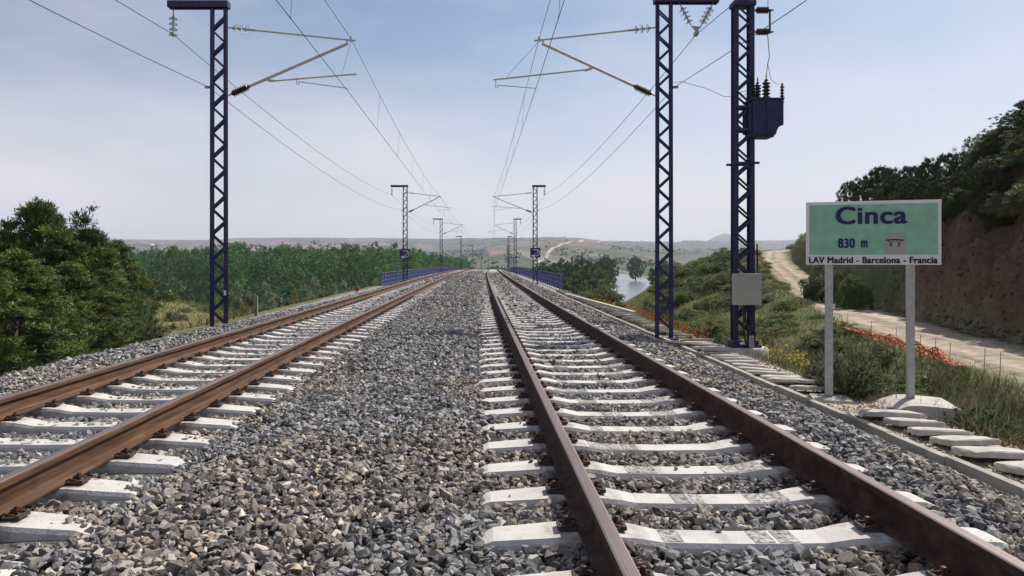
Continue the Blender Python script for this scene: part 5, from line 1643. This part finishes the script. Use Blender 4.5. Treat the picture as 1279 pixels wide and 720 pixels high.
def grass_all():
    # right verge and slope
    n = 42000
    y = 7 + 60 * RNG.random(n) ** 1.7; u = 5.5 + RNG.gamma(2.0, 2.6, n); x = u + cx(y)
    dr = road_x(y) - x
    ok = (dr > 2.0) & (x < .85 * y + 1.5) & (fbm(x / 1.1, y / 1.1, 3, 91) > .40)
    x, y = x[ok], y[ok]
    pick = fbm(x / 1.5, y / 1.5, 2, 93)[:, None] + RNG.normal(0, .1, (len(x), 1))
    c = np.where(pick > .52, np.array([.24, .19, .105]), np.array([.105, .13, .045])) * RNG.uniform(.6, 1.35, (len(x), 1))
    blades("wild_grass", x, y, .30, .008, c)
    n = 30000
    y = RNG.uniform(6.5, 17, n); u = 5.65 + RNG.gamma(1.6, 1.9, n); x = u + cx(y)
    ok = (road_x(y) - x > 1.9) & (x < .80 * y + 1.2); x, y = x[ok], y[ok]
    pick = fbm(x / .9, y / .9, 2, 95)[:, None] + RNG.normal(0, .12, (len(x), 1))
    c = np.where(pick > .56, np.array([.21, .155, .11]), np.where(pick > .44, np.array([.13, .14, .07]), np.array([.075, .10, .035]))) * RNG.uniform(.6, 1.35, (len(x), 1))
    blades("verge_grass", x, y, .34, .007, c)
    # open hillside between the scrub
    n = 46000
    y = RNG.uniform(24, 95, n); x = RNG.uniform(7.5, 34, n)
    ok = (road_x(y) - x > 1.7) & (x < .8 * y + 2); x, y = x[ok], y[ok]
    pick = fbm(x / 3, y / 3, 2, 99)[:, None] + RNG.normal(0, .1, (len(x), 1))
    c = np.where(pick > .55, np.array([.27, .245, .12]), np.array([.17, .195, .07])) * RNG.uniform(.6, 1.35, (len(x), 1))
    blades("hillside_grass", x, y, .34, .018, c)
    # left bank, dry
    n = 26000
    y = RNG.uniform(20, 80, n); x = -RNG.uniform(.24, .56, n) * y - 1.5
    ok = (x - cx(y) < -7.4); x, y = x[ok], y[ok]
    c = np.where(RNG.random((len(x), 1)) > .45, np.array([.25, .225, .10]), np.array([.13, .15, .05])) * RNG.uniform(.6, 1.35, (len(x), 1))
    blades("dry_grass", x, y, .34, .016, c)
    # green grass and weeds beyond the road
    n = 12000
    y = RNG.uniform(34, 105, n); x = road_x(y) + 2 + RNG.gamma(1.5, 3.5, n)
    c = np.where(RNG.random((len(x), 1)) > .6, np.array([.22, .19, .09]), np.array([.11, .14, .045])) * RNG.uniform(.6, 1.35, (len(x), 1))
    blades("bank_grass", x, y, .35, .02, c)
grass_all()
def flowers(name, n, yr, ur, col, size, hh, label):
    y = RNG.uniform(*yr, n); u = ur[0] + (ur[1] - ur[0]) * RNG.random(n); x = u + cx(y)
    den = fbm(x / .8, y / 1.6, 2, 97) > .45; x, y = x[den], y[den]
    z = ground(x, y) + hh * RNG.uniform(.5, 1.2, len(x))
    cen = np.stack([x, y, z], 1)
    v, f, c = leaf_cloud(cen, np.full(len(x), size * .3), 4, size, .9, col, .25, .15, .7, .2, .05)
    # stems
    n2 = len(x); s = np.stack([np.full(n2, .003), np.zeros(n2), np.zeros(n2)], 1); g = np.stack([x + RNG.normal(0, .03, n2), y, ground(x, y) - .02], 1)
    v2 = np.stack([g - s, g + s, cen + s, cen - s], 1).reshape(-1, 3); f2 = np.arange(n2 * 4).reshape(-1, 4)
    V, Fq, C = cat([(v, f, c), (v2, f2, np.tile([.09, .12, .04], (len(v2), 1)))])
    o = bpy.data.objects.new(name, np_mesh(name, V, Fq, M["petal"], C)); link(o); tag(o, kind="stuff")
flowers("poppy_flowers", 620, (18.5, 30), (5.7, 6.9), (.55, .085, .035), .048, .36, "")
flowers("orange_flowers", 420, (28, 40), (5.9, 7.0), (.58, .22, .05), .055, .36, "")
flowers("yellow_flowers", 520, (12.2, 17.5), (5.9, 7.2), (.62, .50, .05), .050, .50, "")
flowers("stray_poppies", 26, (8.6, 13), (6.0, 7.2), (.62, .09, .03), .05, .35, "")

def cliff_rubble():
    n = 5200
    y = RNG.uniform(11, 36, n); d = np.where(RNG.random(n) < .35, RNG.uniform(1.7, 2.6, n), RNG.uniform(2.3, 4.2, n)); x = road_x(y) + d
    r = .022 * np.exp(RNG.normal(.2, .75, n)); r = np.minimum(r, .22)
    z = ground(x, y)
    c = np.array([.105, .074, .055])[None] * RNG.uniform(.6, 1.6, (n, 1)) * np.array([1, 1, 1]) + RNG.uniform(0, .02, (n, 1))
    o = bpy.data.objects.new("cliff_rubble", stones_mesh("cliff_rubble", np.stack([x, y, z], 1), r, c)); link(o); tag(o, kind="stuff")
cliff_rubble()

# ------------------------------------------------------------------ orange netting along the road
def netting():
    root = empty("safety_netting", (13, 20, -1.2), "torn orange safety netting slumped along the near edge of the dirt road", "netting")
    pts = [(1046, 408, 27.5), (1075, 414, 25.6), (1105, 424, 23.6), (1135, 432, 21.4), (1165, 443, 19.6), (1190, 453, 18.2), (1212, 464, 17.0)]
    line = []
    for (px, py, y) in pts:
        x = road_x(y) - 2.05; line.append(Vector((x, y, gz(x, y))))
    path = []
    for a, c in zip(line[:-1], line[1:]):
        for k in range(12): path.append(a.lerp(c, k / 12))
    path.append(line[-1])
    b = MB(); random.seed(5)
    rows = []
    n = len(path)
    for i, p in enumerate(path):
        t = i / (n - 1); hgt = .10 + .30 * smooth(.15, .5, t) * (1 - .8 * smooth(.9, 1, t)) * (.85 + .15 * math.sin(i * .5))
        g = gz(p.x, p.y)
        rows.append([Vector((p.x + .5 * (1 - j / 6) - .25 + .05 * math.sin(i * .7 + j), p.y, g + .06 + hgt * j / 6 + .03 * math.sin(i * 1.3 + j * 1.1))) for j in range(7)])
    for j in range(7): b.tube([r[j] for r in rows], .015, 4, False)
    for i, r in enumerate(rows): b.tube(r, .013, 4, False)
    for i in range(n - 1):
        for j in range(6):
            if (i * 7 + j * 3) % 5: b.tube([rows[i][j], rows[i + 1][j + 1]], .013, 4, False)
    b.build("mesh_sheet", M["netting"], root, Vector((-13, -20, 1.2)))
    for k in (10, 26, 38, 50, 58, 66):
        p = path[min(k, n - 1)]; b = MB(); g = gz(p.x, p.y)
        b.tube([(p.x - 13, p.y - 20, g + 1.0), (p.x - 13 + .05, p.y - 20, g + 1.2 + .6)], .007, 5); b.build("stake", M["clip"], root)
    for k, (px, y) in enumerate(((1222, 16.2), (1240, 15.6))):
        x = road_x(y) - 1.9; g = gz(x, y); b = MB(); b.tube([(x - 13, y - 20, g + 1.0), (x - 13 + .04, y - 20, g + 1.2 + .6)], .007, 5); b.build("stake", M["clip"], root)
netting()

# ------------------------------------------------------------------ far buildings
def building(px, y, w, d, h, roof, label, name="farm_building", cat_="building", rz=0.1, wall="wall_white"):
    x = (px - VX) * y / F; g = gz(x, y) - .5
    root = empty(name, (x, y, g), label, cat_, "buildings in the far valley", rz)
    b = MB(); b.box((0, 0, h / 2), (w, d, h)); b.build("wall", M[wall], root)
    b = MB(); b.prism([(-w / 2 - .4, h), (w / 2 + .4, h), (w / 2 + .4, h + .3), (0, h + d * .22), (-w / 2 - .4, h + .3)], -d / 2 - .4, d / 2 + .4); b.build("roof", M[roof], root)
    b = MB(); nwin = max(2, int(w / 9))
    for k in range(nwin): b.box((-w / 2 + w * (k + .5) / nwin, -d / 2 - .02, h * .5), (min(3, w / nwin * .4), .1, h * .45))
    b.build("window", M["darkwin"], root)
building(176, 3900, 120, 40, 9, "roofgrey", "long white warehouse on the far plain, right of the left pines", rz=.05)
building(203, 4100, 60, 30, 8, "roofgrey", "short white shed right of the long warehouse")
building(588, 1750, 34, 14, 7, "roofgrey", "pale low building behind the left masts, near the vanishing tracks")
building(602, 1760, 22, 14, 6, "roofgrey", "smaller pale building next to the vanishing tracks")
building(846, 2100, 20, 12, 6, "roof", "small pale farmhouse on the far slope, left of the thick mast")
building(868, 2200, 26, 14, 7, "roof", "pale farmhouse in the valley just left of the thick mast")
building(796, 2500, 40, 16, 7, "roof", "pale farm on the far hillside above the round tree")
